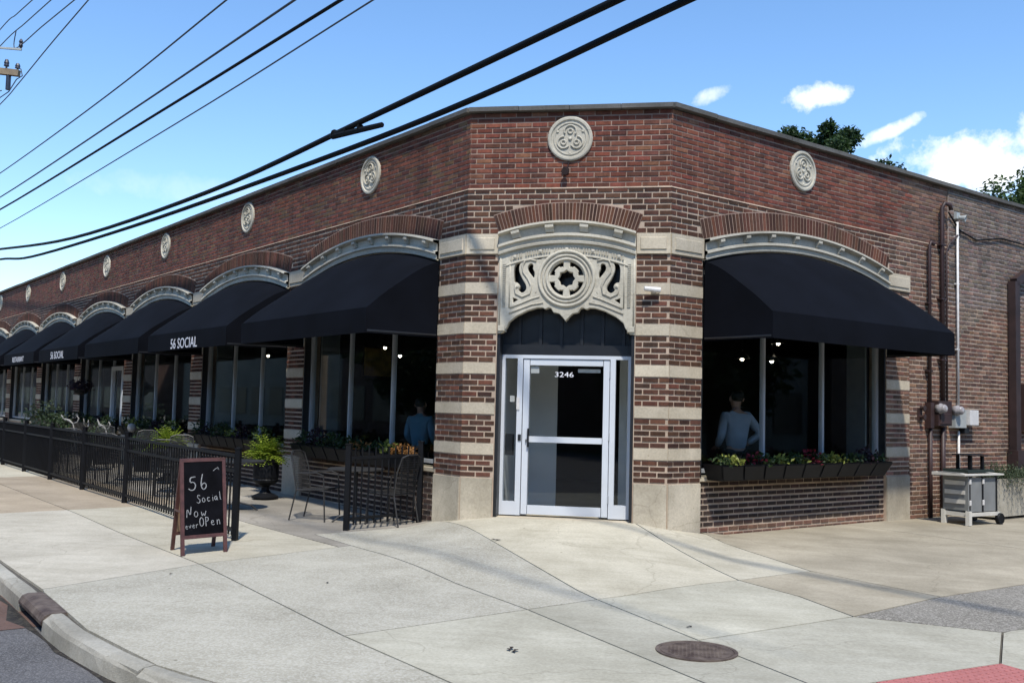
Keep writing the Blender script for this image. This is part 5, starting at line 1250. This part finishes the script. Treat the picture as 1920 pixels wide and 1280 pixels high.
# ------------------------------------------------------------------ utility pole, wires and cables
def onplane(px, py, v):
    d = fw+r2*((px-960)/FPX)-u2*((py-640)/FPX); pt = A+nL*v; k = (pt-CAM).dot(nL)/d.dot(nL); return CAM+d*k
def run(pts, v, r, label, m, name, far=None, near=None, sub=True):
    P_ = [onplane(x, y, v) for x, y in pts]
    e0 = P_[0]+(P_[0]-P_[1]).normalized()*(far or 8); e1 = P_[-1]+(P_[-1]-P_[-2]).normalized()*(near or 6)
    e0.z = P_[0].z+(P_[0].z-P_[1].z)*.6+.25
    Q = [e0]+P_+[e1]
    # Catmull-Rom smoothing so the cable hangs as one curve
    S2 = []
    for i in range(len(Q)-1):
        a, b, c, d = Q[max(i-1, 0)], Q[i], Q[i+1], Q[min(i+2, len(Q)-1)]
        for k in range(6):
            t_ = k/6; S2.append(.5*((2*b)+(c-a)*t_+(2*a-5*b+4*c-d)*t_*t_+(3*b-a-3*c+d)*t_**3))
    S2.append(Q[-1]); g = MB(); g.tube(S2, r, 7); return tag(g.build(name, m, smooth=True), label, 'cable')
run([(0, 467), (137, 446), (390, 360), (680, 227), (1158, 0)], .6, .043, 'upper thick black overhead cable crossing in front of the roof', M_CABLE, 'overhead_cable')
run([(0, 486), (60, 481), (250, 424), (591, 303), (902, 180), (1290, 0)], .5, .040, 'lower thick black overhead cable crossing in front of the roof', M_CABLE, 'overhead_cable')
pA, pB = onplane(618, 256, .6), onplane(717, 234, .6); dd = (pB-pA).normalized()
sp_ = thing('cable_splice', pA, 'black splice closure on the upper overhead cable', 'cable splice'); g = MB(); g.tube([pA+Z*.01, pA+dd*.12+Z*-.01, pB-dd*.02, pB], [.035, .05, .04, .03], 8); g.build('closure', M_CABLE, sp_, origin=wloc(sp_))
for f in (.1, .35, .6): g = MB(); c = pA+(pB-pA)*f+Z*.03; g.tube([c-dd*.012, c+dd*.012], .06-.01*f, 10); g.build('clamp', M_CABLE, sp_, origin=wloc(sp_))
for pts, r, lb in [([(0, 325), (200, 180), (425, 0)], .009, 'thin wire, highest of the four long parallel wires'), ([(0, 370), (250, 205), (553, 0)], .011, 'thin wire, second of the four long parallel wires'), ([(0, 393), (300, 210), (640, 0)], .018, 'thickest of the four long parallel wires'), ([(0, 428), (330, 232), (700, 0)], .007, 'thinnest and lowest of the four long parallel wires'),
                   ([(0, 56), (30, 28), (61, 0)], .009, 'wire at the extreme top left corner'), ([(0, 87), (48, 43), (96, 0)], .009, 'wire second from the top left corner'), ([(29, 91), (80, 49), (140, 0)], .009, 'wire running from the crossarm insulator to the top edge'), ([(0, 196), (32, 160), (95, 83), (166, 0)], .009, 'steep wire passing beside the crossarm')]:
    if r == .018: run(pts, 3.2, r, lb, M_CABLE, 'overhead_wire')
    else: run(pts, 3.2, r*1.25, lb, M_WIRE, 'overhead_wire', far=.05 if pts[0] == (29, 91) else None)
pa = onplane(36, 138, 3.2); arm_d = (r2*-1); arm_d = Vector((arm_d.x, arm_d.y, 0)).normalized()
pc_ = pa+arm_d*1.25
up_ = thing('utility_pole', (pc_.x, pc_.y, -.2), 'wooden utility pole whose crossarm end shows at the left edge', 'utility pole')
g = MB(); g.tube([(pc_.x, pc_.y, -.2), (pc_.x, pc_.y, pa.z+1.3)], [.17, .13], 12); g.build('pole', M_POLE, up_, origin=wloc(up_))
g = MB(); g.bar(pa+Z*.0, pa+arm_d*2.4+Z*.22, .11, .13); g.build('crossarm', M_POLE, up_, origin=wloc(up_))
g = MB(); g.bar(pa+Z*.52+arm_d*-.02, pa+arm_d*2.3+Z*.66, .04, .04); g.build('ground_bar', M_GREYB, up_, origin=wloc(up_))
for k, (f, h) in enumerate(((.04, .16), (.28, .22), (.62, .24))):
    b = pa+arm_d*f+Z*(.05+f*.09); g = MB(); g.lathe(b, [(.02, 0), (.02, h*.3), (.055, h*.35), (.045, h*.6), (.055, h*.65), (.03, h), (0, h*1.05)], 10); g.build('insulator', M_INS, up_, origin=wloc(up_))
b = pa+Z*.55; g = MB(); g.lathe(b, [(.02, 0), (.045, .05), (.03, .1), (.045, .14), (.015, .2)], 10); g.build('insulator', M_INS, up_, origin=wloc(up_))
g = MB(); b = pa+arm_d*.22; g.tube([b-Z*.04, b-Z*.36], .05, 8); g.build('cutout_fuse', M_INS, up_, origin=wloc(up_))
g = MB(); g.tube([pa+Z*.1-arm_d*.03, pa-arm_d*.07-Z*.05, pa+arm_d*.05-Z*.13, pa+arm_d*.2-Z*.4, pa+arm_d*.4-Z*.55, pa+arm_d*.5-Z*.42, pa+arm_d*.35-Z*.38], .012, 5); g.build('jumper_wire', M_WIRE, up_, origin=wloc(up_))
